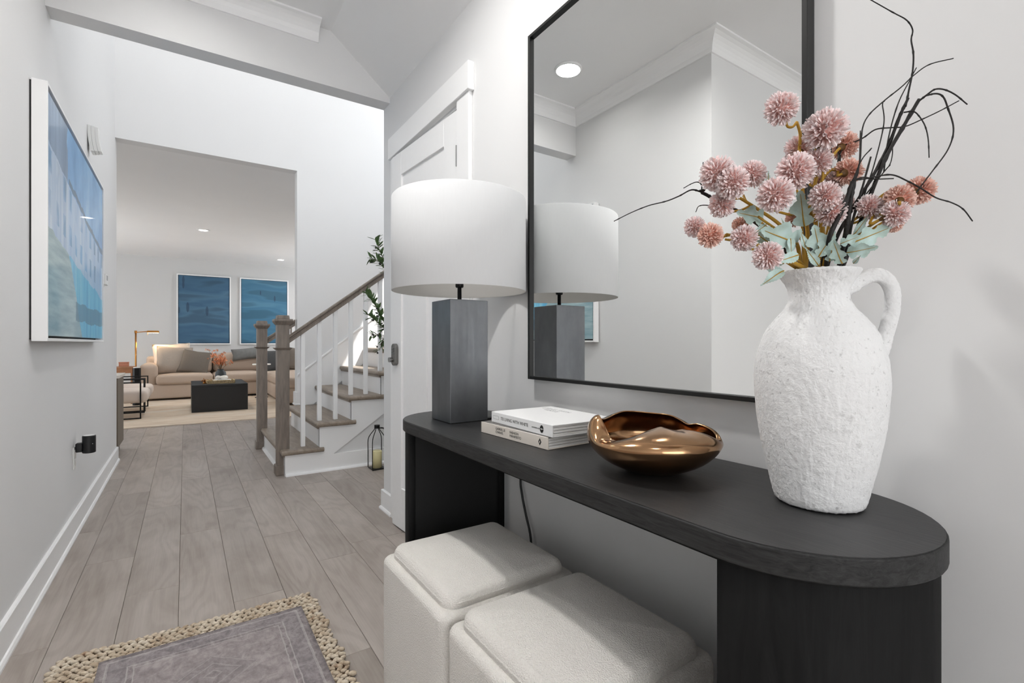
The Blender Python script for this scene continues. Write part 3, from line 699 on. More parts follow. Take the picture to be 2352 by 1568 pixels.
def olive_branch(pts, nleaf, nfruit):
    P = spline(pts, 6); base = Vector(ol.location)
    b = MB().tube([p - base for p in P], [0.005 * (1 - 0.75 * i / len(P)) for i in range(len(P))], 6).build('branch', 'bark', ol, smooth=True)
    for k in range(nleaf):
        t = 0.12 + 0.88 * (k + ro.random()) / nleaf; i = min(len(P) - 2, int(t * (len(P) - 1)))
        p = P[i].lerp(P[i + 1], t * (len(P) - 1) - i); d = (P[i + 1] - P[i]).normalized()
        side = d.cross(Vector((ro.uniform(-1, 1), ro.uniform(-1, 1), ro.uniform(-1, 1)))).normalized()
        dr = (d * ro.uniform(0.3, 1.0) + side).normalized()
        o = bpy.data.objects.new('leaf', leafmesh); COL.objects.link(o); o.parent = b
        o.rotation_mode = 'QUATERNION'; o.rotation_quaternion = dr.to_track_quat('X', 'Z'); o.location = p - base; s = ro.uniform(0.85, 1.3); o.scale = (s, s * 1.25, s)
    for k in range(nfruit):
        t = ro.uniform(0.5, 1.0); i = min(len(P) - 2, int(t * (len(P) - 1)))
        o = bpy.data.objects.new('olive', fr); COL.objects.link(o); o.parent = b
        o.location = P[i] - base + Vector((ro.uniform(-.03, .03), ro.uniform(-.03, .03), ro.uniform(-.03, .02))); o.rotation_euler = (ro.uniform(0, 3), ro.uniform(0, 3), 0)
    return b
D0 = 3.55
def op(u, v, d=D0): return at(u, v, d)
trunk_top = Vector((1.53, 3.51, 1.36))
olive_branch([trunk_top, op(915, 655), op(890, 610), op(872, 575), op(862, 548)], 70, 3)
olive_branch([trunk_top + Vector((0, 0, -0.1)), op(900, 650), op(885, 615), op(868, 598), op(850, 592)], 44, 4)
olive_branch([trunk_top + Vector((0, 0, -0.3)), op(905, 770), op(880, 735), op(862, 700), op(838, 670)], 100, 4)
olive_branch([trunk_top + Vector((0, 0, -0.35)), op(905, 790), op(888, 760), op(865, 738), op(845, 722)], 64, 2)
olive_branch([trunk_top + Vector((0, 0, -0.5)), op(905, 745), op(885, 752), op(868, 768), op(852, 770)], 30, 3)
olive_branch([trunk_top + Vector((0, 0, -0.5)), op(908, 745), op(890, 765), op(878, 785), op(872, 805)], 28, 3)
for j in range(5):
    a = j * 1.26
    olive_branch([trunk_top + Vector((0, 0, -0.12 * j)), Vector((1.6 + 0.12 * math.cos(a), 3.5 + 0.1 * math.sin(a), 1.5 - 0.1 * j)), Vector((1.62 + 0.2 * math.cos(a), 3.5 + 0.2 * math.sin(a), 1.7 - 0.12 * j))], 12, 1)

# ------------------------------------------------------------------ console table
KX, KR, KY0, KY1, KZ = 0.797, 0.1945, 0.400, 1.511, 0.752
con = empty('console_table', (KX, (KY0 + KY1) / 2, 0)); tag(con, 'long black oak console table with rounded ends and drum legs', 'console table')
def stadium(r, n=28):
    pts = [(KX + r * math.cos(a), KY1 + r * math.sin(a)) for a in [math.pi * i / n for i in range(n + 1)]]
    pts += [(KX + r * math.cos(a), KY0 + r * math.sin(a)) for a in [math.pi + math.pi * i / n for i in range(n + 1)]]
    return pts
def cp(mb, name, mat, **kw): return rel(mb.build(name, mat, None, **kw), con)
cp(MB().prism(stadium(KR), KZ - 0.036, KZ - 0.0012, 'z'), 'edge_band', 'console_edge', bevel=0.0025)
cp(MB().prism(stadium(KR - 0.0028), KZ - 0.0012, KZ, 'z'), 'table_top', 'console_black_oak')
cp(MB().prism(stadium(KR - 0.006), KZ - 0.040, KZ - 0.036, 'z'), 'under_top', 'console_black_leg')
RL = KR - 0.008
def half_shell(cy, sgn, r, t, z0, z1, n=32):
    out = [(KX + r * math.cos(a), cy + sgn * r * math.sin(a)) for a in [math.pi * i / n for i in range(n + 1)]]
    inn = [(KX + (r - t) * math.cos(a), cy + sgn * (r - t) * math.sin(a)) for a in [math.pi * i / n for i in range(n + 1)]][::-1]
    m = MB(); N = n + 1; vs = [(x, y, z) for z in (z0, z1) for x, y in out + inn]; T = 2 * N; fs = []
    for i in range(n):
        j = T - 1 - i
        fs += [(i, i + 1, T + i + 1, T + i), (j, j - 1, T + j - 1, T + j), (i, j, j - 1, i + 1), (T + i, T + i + 1, T + j - 1, T + j)]
    fs += [(0, T, T + T - 1, T - 1), (n, n + 1, T + n + 1, T + n)]
    return m.add(vs, fs)
s1 = cp(half_shell(KY1, 1, RL, 0.022, 0, KZ - 0.040), 'leg', 'console_black_leg', smooth=True, bevel=0.001, segs=1)
cp(MB().box(KX - RL + 0.018, KX + RL - 0.018, KY1 + 0.008, KY1 + 0.026, 0, KZ - 0.040), 'leg_inner_panel', 'console_inner_black')
s2 = cp(half_shell(KY0, -1, RL, 0.022, 0, KZ - 0.040), 'leg', 'console_black_leg', smooth=True, bevel=0.001, segs=1)
cp(MB().box(KX - RL + 0.018, KX + RL - 0.018, KY0 - 0.026, KY0 - 0.008, 0, KZ - 0.040), 'leg_inner_panel', 'console_inner_black')

# ------------------------------------------------------------------ mirror
mir = empty('wall_mirror', (XR, 0.905, 0.887)); tag(mir, 'large rectangular mirror with thin black frame above the console', 'mirror')
mz0, mz1, my0, my1 = 0.887, 2.068, 0.452, 1.360
def mp_(mb, name, mat, **kw): return rel(mb.build(name, mat, None, **kw), mir)
mp_(MB().box(0.990, 0.996, my0 + 0.006, my1 - 0.006, mz0 + 0.006, mz1 - 0.006), 'mirror_glass', 'mirror_glass')
mp_(MB().box(0.996, 1.006, my0 + 0.004, my1 - 0.004, mz0 + 0.004, mz1 - 0.004), 'backing', 'black_plastic')
for b in ((my0, my0 + 0.011, mz0, mz1), (my1 - 0.011, my1, mz0, mz1), (my0 + 0.011, my1 - 0.011, mz0, mz0 + 0.011), (my0 + 0.011, my1 - 0.011, mz1 - 0.011, mz1)):
    mp_(MB().box(0.980, 1.008, *b), 'frame_bar', 'mirror_frame_black', bevel=0.0012, segs=1)

# ------------------------------------------------------------------ table lamp
LXc, LYc = 0.772, 1.466
lamp = empty('table_lamp', (LXc, LYc, KZ)); tag(lamp, 'table lamp with white drum shade and square gunmetal base', 'lamp')
MB().box(-0.070, 0.070, -0.070, 0.070, 0.001, 0.400).build('lamp_base', 'gunmetal', lamp, bevel=0.002)
MB().tube([(0, 0, 0.398), (0, 0, 0.62)], 0.007, 12).build('rod', 'black_metal', lamp, smooth=True)
MB().lathe([(0, 0.446), (0.012, 0.446), (0.014, 0.450), (0.012, 0.52), (0, 0.52)], 16).build('socket', 'black_metal', lamp, smooth=True)
sh = MB().lathe([(0.224, 0.432), (0.2255, 0.434), (0.2245, 0.738), (0.223, 0.740)], 72, close=False)
sh.f = [f for f in sh.f if len(f) == 4]
sh = sh.build('lamp_shade', 'lamp_shade_linen', lamp, smooth=True)
li = MB().lathe([(0.2235, 0.432), (0.2222, 0.436), (0.2215, 0.738), (0.223, 0.740)], 72); li.f = [f for f in li.f if len(f) == 4]
MB.build(li, 'shade_lining', 'lamp_shade_lining', sh, smooth=True)
for z in (0.5, ):
    for a in (0, 2.094, 4.189):
        MB().tube([(0.01 * math.cos(a), 0.01 * math.sin(a), z), (0.222 * math.cos(a), 0.222 * math.sin(a), z + 0.05)], 0.002, 6).build('spider_arm', 'black_metal', sh)
cp_ = [(0.06, -0.05, 0.004), (0.15, -0.06, 0.004), (0.214, -0.08, 0.004), (0.222, -0.075, -0.06), (0.225, -0.04, -0.22), (0.224, -0.05, -0.28), (0.223, -0.075, -0.345), (0.221, -0.107, -0.42), (0.21, -0.13, -0.55), (0.205, -0.1, -0.66)]
cord = MB().tube(spline(cp_, 6), 0.0042, 8).build('power_cord', 'black_plastic', lamp, smooth=True); cord['label'] = 'black power cord hanging down the wall'

# ------------------------------------------------------------------ books
def text(body, size, loc, rot, mat, parent, name='printed_title', align='LEFT', extrude=0.00015):
    cu = bpy.data.curves.new(name, 'FONT'); cu.body = body; cu.size = size; cu.extrude = extrude; cu.align_x = align; cu.align_y = 'CENTER'; cu.space_line = 0.95
    o = bpy.data.objects.new(name, cu); COL.objects.link(o)
    bpy.context.view_layer.update()
    me = bpy.data.meshes.new_from_object(o.evaluated_get(bpy.context.evaluated_depsgraph_get())); me.materials.clear(); me.materials.append(M(mat))
    bpy.data.objects.remove(o)
    t = bpy.data.objects.new(name, me); COL.objects.link(t); t.location = loc; t.rotation_euler = rot; t.parent = parent
    return t
def book(name, label, loc, rz, L, D, T, cover, spine, topmat):
    """spine along -y at local x=0; y from 0 (near end) to L; x from 0 (spine) to D"""
    b = empty(name, loc, rz); tag(b, label, 'book', 'books stacked on the console')
    MB().box(0.003, D - 0.004, 0.003, L - 0.003, 0.0025, T - 0.0025).build('pages', 'paper_edges', b)
    # page leaves: fine proud ridges on the near and far fore-edges
    mm = MB(); k = int((T - 0.006) / 0.0022)
    for i in range(k):
        z = 0.003 + i * (T - 0.006) / k
        mm.box(0.004, D - 0.0045, 0.0018 + 0.0006 * (i % 3), 0.004, z, z + 0.0013)
    mm.build('page_edges', 'book_white', b)
    MB().box(0, D, 0, L, 0, 0.0025).build('back_cover', cover, b, bevel=0.0006, segs=1)
    MB().box(0, D, 0, L, T - 0.0025, T).build('front_cover', topmat, b, bevel=0.0006, segs=1)
    MB().box(-0.0015, 0.0015, 0, L, 0, T).build('spine', spine, b, bevel=0.001)
    return b
b1 = book('fashion_book', 'ivory spined thick art book at the bottom of the two book stack', (0.7255, 0.922, KZ + 0.0006), R(2.1), 0.298, 0.232, 0.0305, 'book_ivory', 'book_ivory', 'book_cover_grey')
b2 = book('interiors_book', 'white hardcover art book lying on top of the ivory spined book', (0.7310, 0.911, KZ + 0.0317), R(-1.2), 0.288, 0.214, 0.0295, 'book_white', 'book_white', 'book_white')
SROT = (R(90), 0, R(-90))
def spine_text(b, body, size, y, z, mat, name='printed_title'): return text(body, size, (-0.0017, y, z), SROT, mat, b, name)
spine_text(b2, 'TEI LIVING WITH WHITE', 0.0122, 0.237, 0.0150, 'ink')
spine_text(b2, 'A MODERN HOME', 0.0046, 0.086, 0.0140, 'ink', 'small_print')
MB().prism([(0.043 + 0.0075 * math.cos(a), 0.0145 + 0.0095 * math.sin(a)) for a in [2 * math.pi * i / 20 for i in range(20)]], -0.00175, -0.0014, 'x').build('emblem', 'ink_black', b2)
for z_, w_ in ((0.0140, 0.007), (0.0125, 0.001)):
    MB().box(-0.0019, -0.0016, 0.043 - w_, 0.043 + w_, z_, z_ + 0.0012 if w_ > 0.002 else z_ + 0.004).build('emblem_bar', 'book_white', b2)
for (y0, y1, z0, z1) in ((0.2475, 0.2785, 0.0102, 0.0106), (0.2475, 0.2785, 0.0194, 0.0198), (0.2475, 0.2479, 0.0102, 0.0198), (0.2781, 0.2785, 0.0102, 0.0198)):
    MB().box(-0.0017, -0.0014, y0, y1, z0, z1).build('label_outline', 'ink', b2)
text('LIVING WITH\nWHITE', 0.021, (0.160, 0.205, 0.0296), (0, 0, R(-90)), 'ink_pale', b2, 'embossed_title', 'CENTER')
spine_text(b1, 'GABRIELLE\nCHANEL', 0.0096, 0.2235, 0.0165, 'ink')
spine_text(b1, 'FASHION\nMANIFESTO', 0.0096, 0.157, 0.0155, 'ink')
MB().prism([(0.030 + a, 0.0155 + b) for a, b in ((0, -0.009), (0.006, 0), (0, 0.009), (-0.006, 0))], -0.00175, -0.0014, 'x').build('emblem', 'ink_black', b1)
MB().prism([(0.030 + a, 0.0155 + b) for a, b in ((0.0005, -0.0035), (0.0025, 0), (0.0005, 0.0035), (-0.0015, 0))], -0.0019, -0.0016, 'x').build('emblem_cutout', 'book_ivory', b1)

# ------------------------------------------------------------------ bronze bowl
def pchip(keys, t, period=360.0):
    ks = sorted(keys); ks = [(k[0] - period,) + k[1:] for k in ks[-2:]] + ks + [(k[0] + period,) + k[1:] for k in ks[:2]]
    for i in range(1, len(ks) - 2):
        if ks[i][0] <= t < ks[i + 1][0]:
            a, b, c, d = ks[i - 1], ks[i], ks[i + 1], ks[i + 2]; h = c[0] - b[0]; f = (t - b[0]) / h; out = []
            for j in range(1, len(b)):
                m1 = (c[j] - a[j]) / (c[0] - a[0]) * h; m2 = (d[j] - b[j]) / (d[0] - b[0]) * h
                out.append((2 * f**3 - 3 * f**2 + 1) * b[j] + (f**3 - 2 * f**2 + f) * m1 + (-2 * f**3 + 3 * f**2) * c[j] + (f**3 - f**2) * m2)
            return out
    return list(ks[1][1:])
# angle (0 right, 90 away, 180 left, 270 towards the viewer): rim radius, rim height
RIM = [(0, .131, .074), (13, .131, .082), (25, .124, .0865), (33, .115, .0835), (42, .110, .092), (52, .105, .100), (77, .098, .104), (111, .100, .108), (122, .104, .104), (136, .106, .0975), (150, .106, .096), (162, .108, .101), (171, .111, .109), (183, .112, .110), (191, .104, .088), (201, .100, .070), (214, .091, .071), (226, .079, .078), (240, .060, .087), (262, .046, .093), (278, .044, .0945), (292, .051, .0915), (303, .0585, .0895), (319, .066, .090), (328, .074, .084), (334, .089, .071), (341, .108, .065), (350, .125, .065)]
NB = 216
def bowl_ring(kind):
    pass
bowl = empty('bronze_bowl', (0.788, 0.659, KZ), -TH); tag(bowl, 'glossy bronze free-form bowl with a folded wavy rim', 'bowl')
mb = MB(); rings = []
outer = [(0.052, 0.0), (0.054, 0.0035), (0.064, 0.007), (0.092, 0.0185), (0.112, 0.033), (0.1255, 0.048), (0.1315, 0.060)]
def push(fn):
    rings.append(len(mb.v)); 
    for i in range(NB):
        a = 360.0 * i / NB; r, z = fn(a); mb.v.append((r * math.cos(R(a)), r * math.sin(R(a)), z))
for r, z in outer: push(lambda a, r=r, z=z: (r, z))
def shoulder(t):
    def fn(a):
        rr, rz = pchip(RIM, a); r0, z0 = 0.1315, 0.060
        c1r, c1z = 0.1365, 0.060 + 0.55 * (rz - 0.060) + 0.004; c2r, c2z = rr + 0.35 * (0.1315 - rr) + 0.004, rz + 0.003 * (1 if rr < 0.09 else 0) - 0.06 * (rz - 0.060) + 0.002
        m = 1 - t
        return (m**3 * r0 + 3 * m * m * t * c1r + 3 * m * t * t * c2r + t**3 * rr, m**3 * z0 + 3 * m * m * t * c1z + 3 * m * t * t * c2z + t**3 * rz)
    return fn
for t in (0.12, 0.25, 0.38, 0.5, 0.62, 0.74, 0.85, 0.93, 1.0): push(shoulder(t))
push(lambda a: (pchip(RIM, a)[0] - 0.003, pchip(RIM, a)[1] + 0.0012))
push(lambda a: (pchip(RIM, a)[0] - 0.006, pchip(RIM, a)[1] - 0.001))
def innerf(t):
    def fn(a):
        r, z = shoulder(1 - t)(a); return (max(0.012, r - 0.006), z - 0.002)
    return fn
for t in (0.15, 0.38, 0.62, 1.0): push(innerf(t))
for r, z in ((0.119, 0.044), (0.104, 0.031), (0.08, 0.019), (0.04, 0.011), (0.0005, 0.0095)): push(lambda a, r=r, z=z: (r, z))
for k in range(len(rings) - 1):
    for i in range(NB):
        j = (i + 1) % NB; mb.f.append((rings[k] + i, rings[k] + j, rings[k + 1] + j, rings[k + 1] + i))
mb.f.append(tuple(range(NB))[::-1])
ob = mb.build('bowl_shell', 'bronze_glaze', bowl, smooth=True)
ss = ob.modifiers.new('s', 'SUBSURF'); ss.levels = 1; ss.render_levels = 1

# ------------------------------------------------------------------ pitcher vase
VX, VY = 0.854, 0.377
vase = empty('pitcher_vase', (VX, VY, KZ), -TH); tag(vase, 'white textured pitcher vase with a single loop handle', 'vase')
prof = [(0.0, 0.0), (0.058, 0.0), (0.0635, 0.004), (0.0665, 0.016), (0.0725, 0.044), (0.0840, 0.094), (0.0905, 0.138), (0.0940, 0.185), (0.0942, 0.212), (0.0905, 0.240), (0.0835, 0.264), (0.0745, 0.284), (0.0600, 0.302), (0.0480, 0.315), (0.0420, 0.329), (0.0425, 0.343), (0.0475, 0.356), (0.0555, 0.367), (0.0590, 0.3725), (0.0575, 0.3755), (0.0520, 0.374), (0.0430, 0.362), (0.0380, 0.345), (0.0375, 0.328), (0.0440, 0.312), (0.0, 0.300)]
rv = random.Random(5)
body = MB().lathe(prof, 96)
body = body.build('vase_body', 'vase_stucco', vase, smooth=True)
sb = body.modifiers.new('s', 'SUBSURF'); sb.levels = 2; sb.render_levels = 2
tx = bpy.data.textures.new('stucco', 'CLOUDS'); tx.noise_scale = 0.0052; tx.noise_depth = 2
dm = body.modifiers.new('d', 'DISPLACE'); dm.texture = tx; dm.strength = 0.0026; dm.mid_level = 0.5; dm.texture_coords = 'LOCAL'
hp = [(0.040, 0, 0.348), (0.062, 0, 0.357), (0.085, 0, 0.3675), (0.104, 0, 0.366), (0.1165, 0, 0.352), (0.1205, 0, 0.330), (0.1175, 0, 0.302), (0.108, 0, 0.270), (0.100, 0, 0.246), (0.0885, 0, 0.228)]
hps = spline(hp, 5)
hr = [0.0135 if i < 5 else 0.0105 + 0.003 * max(0, (i - len(hps) + 12) / 12) for i in range(len(hps))]
hd = MB().tube(hps, hr, 14, flat=1.15).build('handle', 'vase_stucco', vase, smooth=True)
d2 = hd.modifiers.new('s', 'SUBSURF'); d2.levels = 2; d2.render_levels = 2
dm = hd.modifiers.new('d', 'DISPLACE'); dm.texture = tx; dm.strength = 0.002; dm.mid_level = 0.5

# ------------------------------------------------------------------ bouquet: pompom flower sprays
def bloom_mesh(seed, n=330):
    r_ = random.Random(seed); m = MB(); ga = math.pi * (3 - math.sqrt(5))
    core = MB().lathe([(0, -0.55), (0.35, -0.42), (0.52, -0.1), (0.5, 0.25), (0.3, 0.48), (0, 0.56)], 12); m.add(core.v, core.f)
    for i in range(n):
        z = 1 - 1.80 * (i + 0.5) / n; rr = math.sqrt(max(0, 1 - z * z)); a = ga * i + r_.uniform(-.15, .15)
        d = Vector((rr * math.cos(a), rr * math.sin(a), z)); t = d.cross(Vector((r_.uniform(-1, 1), r_.uniform(-1, 1), r_.uniform(-1, 1)))).normalized(); b = d.cross(t)
        L = r_.uniform(0.86, 1.08); w = r_.uniform(0.065, 0.105); c = r_.uniform(0.02, 0.07)
        tip = d * L + b * r_.uniform(-0.07, 0.07)
        m.add([d * 0.42 + t * w * 0.5, d * 0.42 - t * w * 0.5, d * 0.78 + t * w + b * c, d * 0.78 - t * w + b * c, d * 0.78 - b * 0.01, tip + t * w * 0.7 + b * c, tip - t * w * 0.7 + b * c, tip * 0.985 - b * 0.012],
              [(0, 4, 2), (0, 1, 4), (1, 3, 4), (2, 4, 7, 5), (4, 3, 6, 7)])
    return m.mesh('bloom')
BL = {}
for mt in ('petal_pink', 'petal_peach'):
    for sd in (1, 2):
        me = bloom_mesh(sd); me.materials.append(M(mt)); BL[(mt, sd)] = me
sepm = MB().lathe([(0, -1.05), (0.10, -1.02), (0.16, -0.85), (0.30, -0.62), (0.24, -0.55), (0, -0.6)], 10).mesh('sepal', True); sepm.materials.append(M('stem_brown'))

def leaf_mesh(lobes=3, wd=0.3):
    """lobed leaf of unit length along +x; serrated lobes, slightly folded and curled"""
    m = MB(); n = 24
    for i in range(n + 1):
        t = i / n
        env = math.sin(math.pi * t ** 0.75) ** 0.75 * wd
        lob = 0.38 + 0.62 * abs(math.sin(math.pi * (t * lobes + 0.15)))
        ser = 0.012 * (1 if i % 2 else -1)
        w = max(0.004, env * lob + ser * (0 if t < 0.06 or t > 0.97 else 1)); z = -0.16 * t * t + 0.02 * math.sin(7 * t)
        m.v += [(t, -w, z + 0.30 * w), (t, -w * 0.5, z + 0.10 * w), (t, 0, z), (t, w * 0.5, z + 0.10 * w), (t, w, z + 0.30 * w)]
    m.f = [(i * 5 + k, i * 5 + k + 1, i * 5 + k + 6, i * 5 + k + 5) for i in range(n) for k in range(4)]
    me = m.mesh('leaf', True); me.materials.append(M('leaf_seafoam'))
    mr = MB().tube([(0.0, 0, 0.004)] + [(t, 0, -0.16 * t * t + 0.02 * math.sin(7 * t) + 0.006) for t in (0.15, 0.35, 0.55, 0.75, 0.9)], [0.022, 0.019, 0.015, 0.011, 0.008, 0.004], 5).mesh('midrib', True); mr.materials.append(M('stem_ochre'))
    return me, mr
LEAF = [leaf_mesh(3, 0.27), leaf_mesh(2.4, 0.33), leaf_mesh(1.0, 0.17)]
MOUTH = Vector((VX, VY, KZ + 0.34))
AX = Vector((CT, -ST, 0)); FW = Vector((ST, CT, 0))     # picture-right and away-from-viewer directions
def mouth(du=0.0, dd=0.0, z=1.128): return Vector((VX, VY, z)) + AX * du + FW * dd
rf = random.Random(21)
def spray(label, root, trunk, blooms, leaves):
    """trunk: list of (u, v, d); blooms: (u, v, px, d, kind, branch index on trunk, facing)"""
    o = empty('flower_spray', root); tag(o, label, 'flowers', 'pompom flower sprays in the pitcher vase')
    T = spline([root] + [at(*t) for t in trunk], 6); ro_ = Vector(root)
    low = Vector((VX, VY, KZ + 0.315)) + (Vector(root) - Vector((VX, VY, root[2]))) * 0.3
    MB().tube([low - ro_, (low + ro_) / 2 - ro_] + [p - ro_ for p in T], [0.0034] * 2 + [0.0034 - 0.0012 * i / len(T) for i in range(len(T))], 7).build('stem', 'stem_ochre', o, smooth=True)
    for (u, v, px, d, kind, br, face) in blooms:
        c = at(u, v, d); rad = px / 2 / FPX * d * 1.06
        s = T[min(len(T) - 1, int(br * (len(T) - 1)))]
        dirn = Vector(face) if face is not None else (c - s)
        dirn = (AX * dirn.x + FW * dirn.y + Vector((0, 0, dirn.z))).normalized() if face is not None else dirn.normalized()
        bo = bpy.data.objects.new('bloom', BL[(kind, rf.choice((1, 2)))]); COL.objects.link(bo); bo.parent = o
        bo.location = c - ro_; bo.scale = (rad,) * 3; bo.rotation_mode = 'QUATERNION'; bo.rotation_quaternion = dirn.to_track_quat('Z', 'Y') @ Matrix.Rotation(rf.uniform(0, 6), 3, 'Z').to_quaternion()
        so = bpy.data.objects.new('sepal', sepm); COL.objects.link(so); so.parent = bo
        e = c - dirn * rad * 0.95
        q_ = spline([s - ro_, (s.lerp(e, 0.45) - dirn * 0.006 + Vector((0, 0, -0.004))) - ro_, (e - dirn * 0.012) - ro_, e - ro_], 5)
        MB().tube(q_, 0.0020, 6).build('stem', 'stem_ochre', o, smooth=True)
    for (u, v, px, d, kind, br, face) in blooms[:2]:                # bare side stems running down to the mouth
        c = at(u, v, d + 0.012); a_ = ro_ + (c - ro_) * rf.uniform(0.62, 0.8); mid = ro_.lerp(a_, 0.5) + Vector((0, 0, 0.012)) + AX * rf.uniform(-0.008, 0.008)
        MB().tube([q - ro_ for q in spline([ro_ + AX * rf.uniform(-0.004, 0.004), mid, a_], 5)], 0.0019, 6).build('stem', 'stem_ochre', o, smooth=True)
    for (u0, v0, u1, v1, d0, d1, kind, roll) in leaves:
        a, b = at(u0, v0, d0), at(u1, v1, d1); x = (b - a); L = x.length * 0.78; x.normalize()
        view = (-(at((u0 + u1) / 2, (v0 + v1) / 2, 1.0) - Vector((0, 0, CAMH)))).normalized()
        z = view - x * view.dot(x); z.normalize(); y = z.cross(x)
        mt = Matrix((x, y, z)).transposed() @ Matrix.Rotation(R(roll), 3, 'X')
        me, mr = LEAF[kind]
        lo = bpy.data.objects.new('leaf', me); COL.objects.link(lo); lo.parent = o
        lo.location = a - ro_; lo.rotation_mode = 'QUATERNION'; lo.rotation_quaternion = mt.to_quaternion(); lo.scale = (L, L, L)
        ml = bpy.data.objects.new('midrib', mr); COL.objects.link(ml); ml.parent = lo
    return o
PK, PE = 'petal_pink', 'petal_peach'
F = (0.0, -1.0, 0.2)       # facing the viewer
spray('pink pompom spray reaching farthest left beside the mirror', mouth(-0.032, -0.005),
      [(1790, 590, .76), (1745, 565, .76), (1700, 545, .76), (1668, 538, .76)],
      [(1596, 521, 46, .78, PK, 0.95, (-.7, -.7, .2)), (1631, 540, 55, .74, PE, 1.0, (-.5, -.8, 0)), (1701, 517, 36, .80, PE, 0.7, (-.2, -.6, .7)), (1709, 547, 58, .73, PK, 0.75, (-.3, -.9, .1))],
      [(1800, 605, 1722, 588, .765, .75, 2, 20), (1775, 560, 1700, 520, .77, .75, 2, -30)])
spray('pink pompom spray with the big double bloom at upper left', mouth(-0.022, 0.012),
      [(1830, 560, .79), (1790, 515, .79), (1740, 480, .78), (1700, 455, .77)],
      [(1648, 400, 76, .74, PK, 1.0, (-.3, -.9, .3)), (1682, 420, 70, .72, PK, 1.0, (0, -1, .1)), (1658, 470, 56, .76, PK, 0.85, (-.5, -.8, .1)), (1728, 400, 58, .77, PK, 0.9, (.1, -.8, .5))],
      [(1752, 502, 1684, 482, .775, .75, 1, 15), (1760, 515, 1722, 548, .775, .76, 2, -20), (1765, 450, 1767, 372, .80, .80, 2, 10)])
spray('pink pompom spray hanging low over the front left rim', mouth(-0.028, -0.016),
      [(1815, 600, .74), (1790, 594, .735)],
      [(1763, 588, 63, .70, PK, 1.0, (-.3, -.9, -.1)), (1824, 502, 36, .79, PE, 0.6, (-.1, -.8, .5))],
      [(1800, 622, 1738, 655, .74, .71, 2, 25), (1835, 585, 1770, 606, .735, .71, 2, 0), (1830, 560, 1742, 520, .76, .71, 1, 10), (1812, 540, 1795, 490, .76, .745, 2, 35), (1815, 545, 1822, 590, .75, .725, 2, -20), (1800, 630, 1742, 606, .75, .73, 2, 0)])
spray('pink pompom spray with one tall bloom curving up by the mirror edge', mouth(-0.012, 0.015),
      [(1855, 540, .80), (1845, 470, .80), (1842, 400, .79), (1836, 348, .785), (1838, 310, .78), (1830, 280, .775)],
      [(1795, 249, 70, .75, PK, 1.0, (-.6, -.6, .5)), (1834, 341, 56, .80, PK, 0.72, (.2, .6, .7)), (1827, 394, 80, .73, PK, 0.55, (-.4, -.8, .4)), (1781, 448, 76, .72, PK, 0.3, (-.3, -.9, .3))],
      [(1848, 520, 1832, 418, .77, .74, 1, -10), (1846, 470, 1885, 444, .765, .74, 2, 20)])
spray('pink pompom spray with the largest bloom at the top centre', mouth(0.0, 0.0),
      [(1875, 530, .78), (1868, 450, .78), (1880, 390, .77), (1898, 345, .765)],
      [(1895, 297, 87, .73, PK, 1.0, (-.1, -.8, .6)), (1938, 334, 58, .79, PE, 0.8, (.6, .5, .4)), (1878, 372, 60, .76, PK, 0.6, (0, -.9, .4)), (1881, 416, 32, .80, PK, 0.5, (.2, .3, .8)), (1894, 451, 64, .72, PK, 0.35, (.1, -1, .2))],
      [(1885, 590, 1868, 500, .75, .72, 1, 5), (1880, 590, 1928, 512, .74, .72, 0, -15), (1850, 570, 1840, 520, .75, .73, 2, 25)])
spray('peach pompom spray leaning back between the dark twigs', mouth(0.018, 0.015),
      [(1890, 540, .79), (1888, 470, .79), (1886, 420, .785), (1905, 392, .78), (1925, 390, .775)],
      [(1948, 394, 58, .77, PE, 1.0, (.7, .4, .3)), (1914, 416, 46, .79, PK, 0.6, (.3, -.4, .8)), (1908, 486, 64, .74, PK, 0.35, (.2, -.9, .2)), (1938, 470, 44, .79, PK, 0.4, (.6, -.6, .4))],
      [(1905, 600, 1920, 535, .74, .71, 0, 10), (1925, 605, 1915, 548, .735, .71, 2, -30), (1880, 610, 1846, 560, .75, .73, 2, 10), (1900, 450, 1960, 400, .79, .78, 2, 0)])
spray('pink pompom spray reaching farthest right towards the wall', mouth(0.032, 0.0),
      [(1955, 555, .765), (1985, 500, .755), (2020, 455, .745), (2060, 433, .735), (2090, 437, .73)],
      [(2112, 437, 60, .715, PE, 1.0, (.7, .3, .3)), (2066, 457, 60, .705, PE, 0.8, (.4, .5, .3)), (1996, 477, 56, .735, PK, 0.45, (.4, -.5, .5)), (2055, 491, 58, .70, PK, 0.6, (.7, -.5, .3)), (2052, 512, 40, .72, PE, 0.5, (.5, .3, -.2))],
      [(1950, 560, 2085, 508, .725, .69, 0, 5), (1945, 580, 2036, 566, .73, .69, 1, 15), (1960, 540, 2010, 480, .74, .72, 2, 15), (1935, 605, 1905, 545, .73, .705, 0, -20), (1960, 605, 1978, 585, .735, .71, 2, 0), (1930, 560, 1990, 535, .725, .70, 1, -10)])

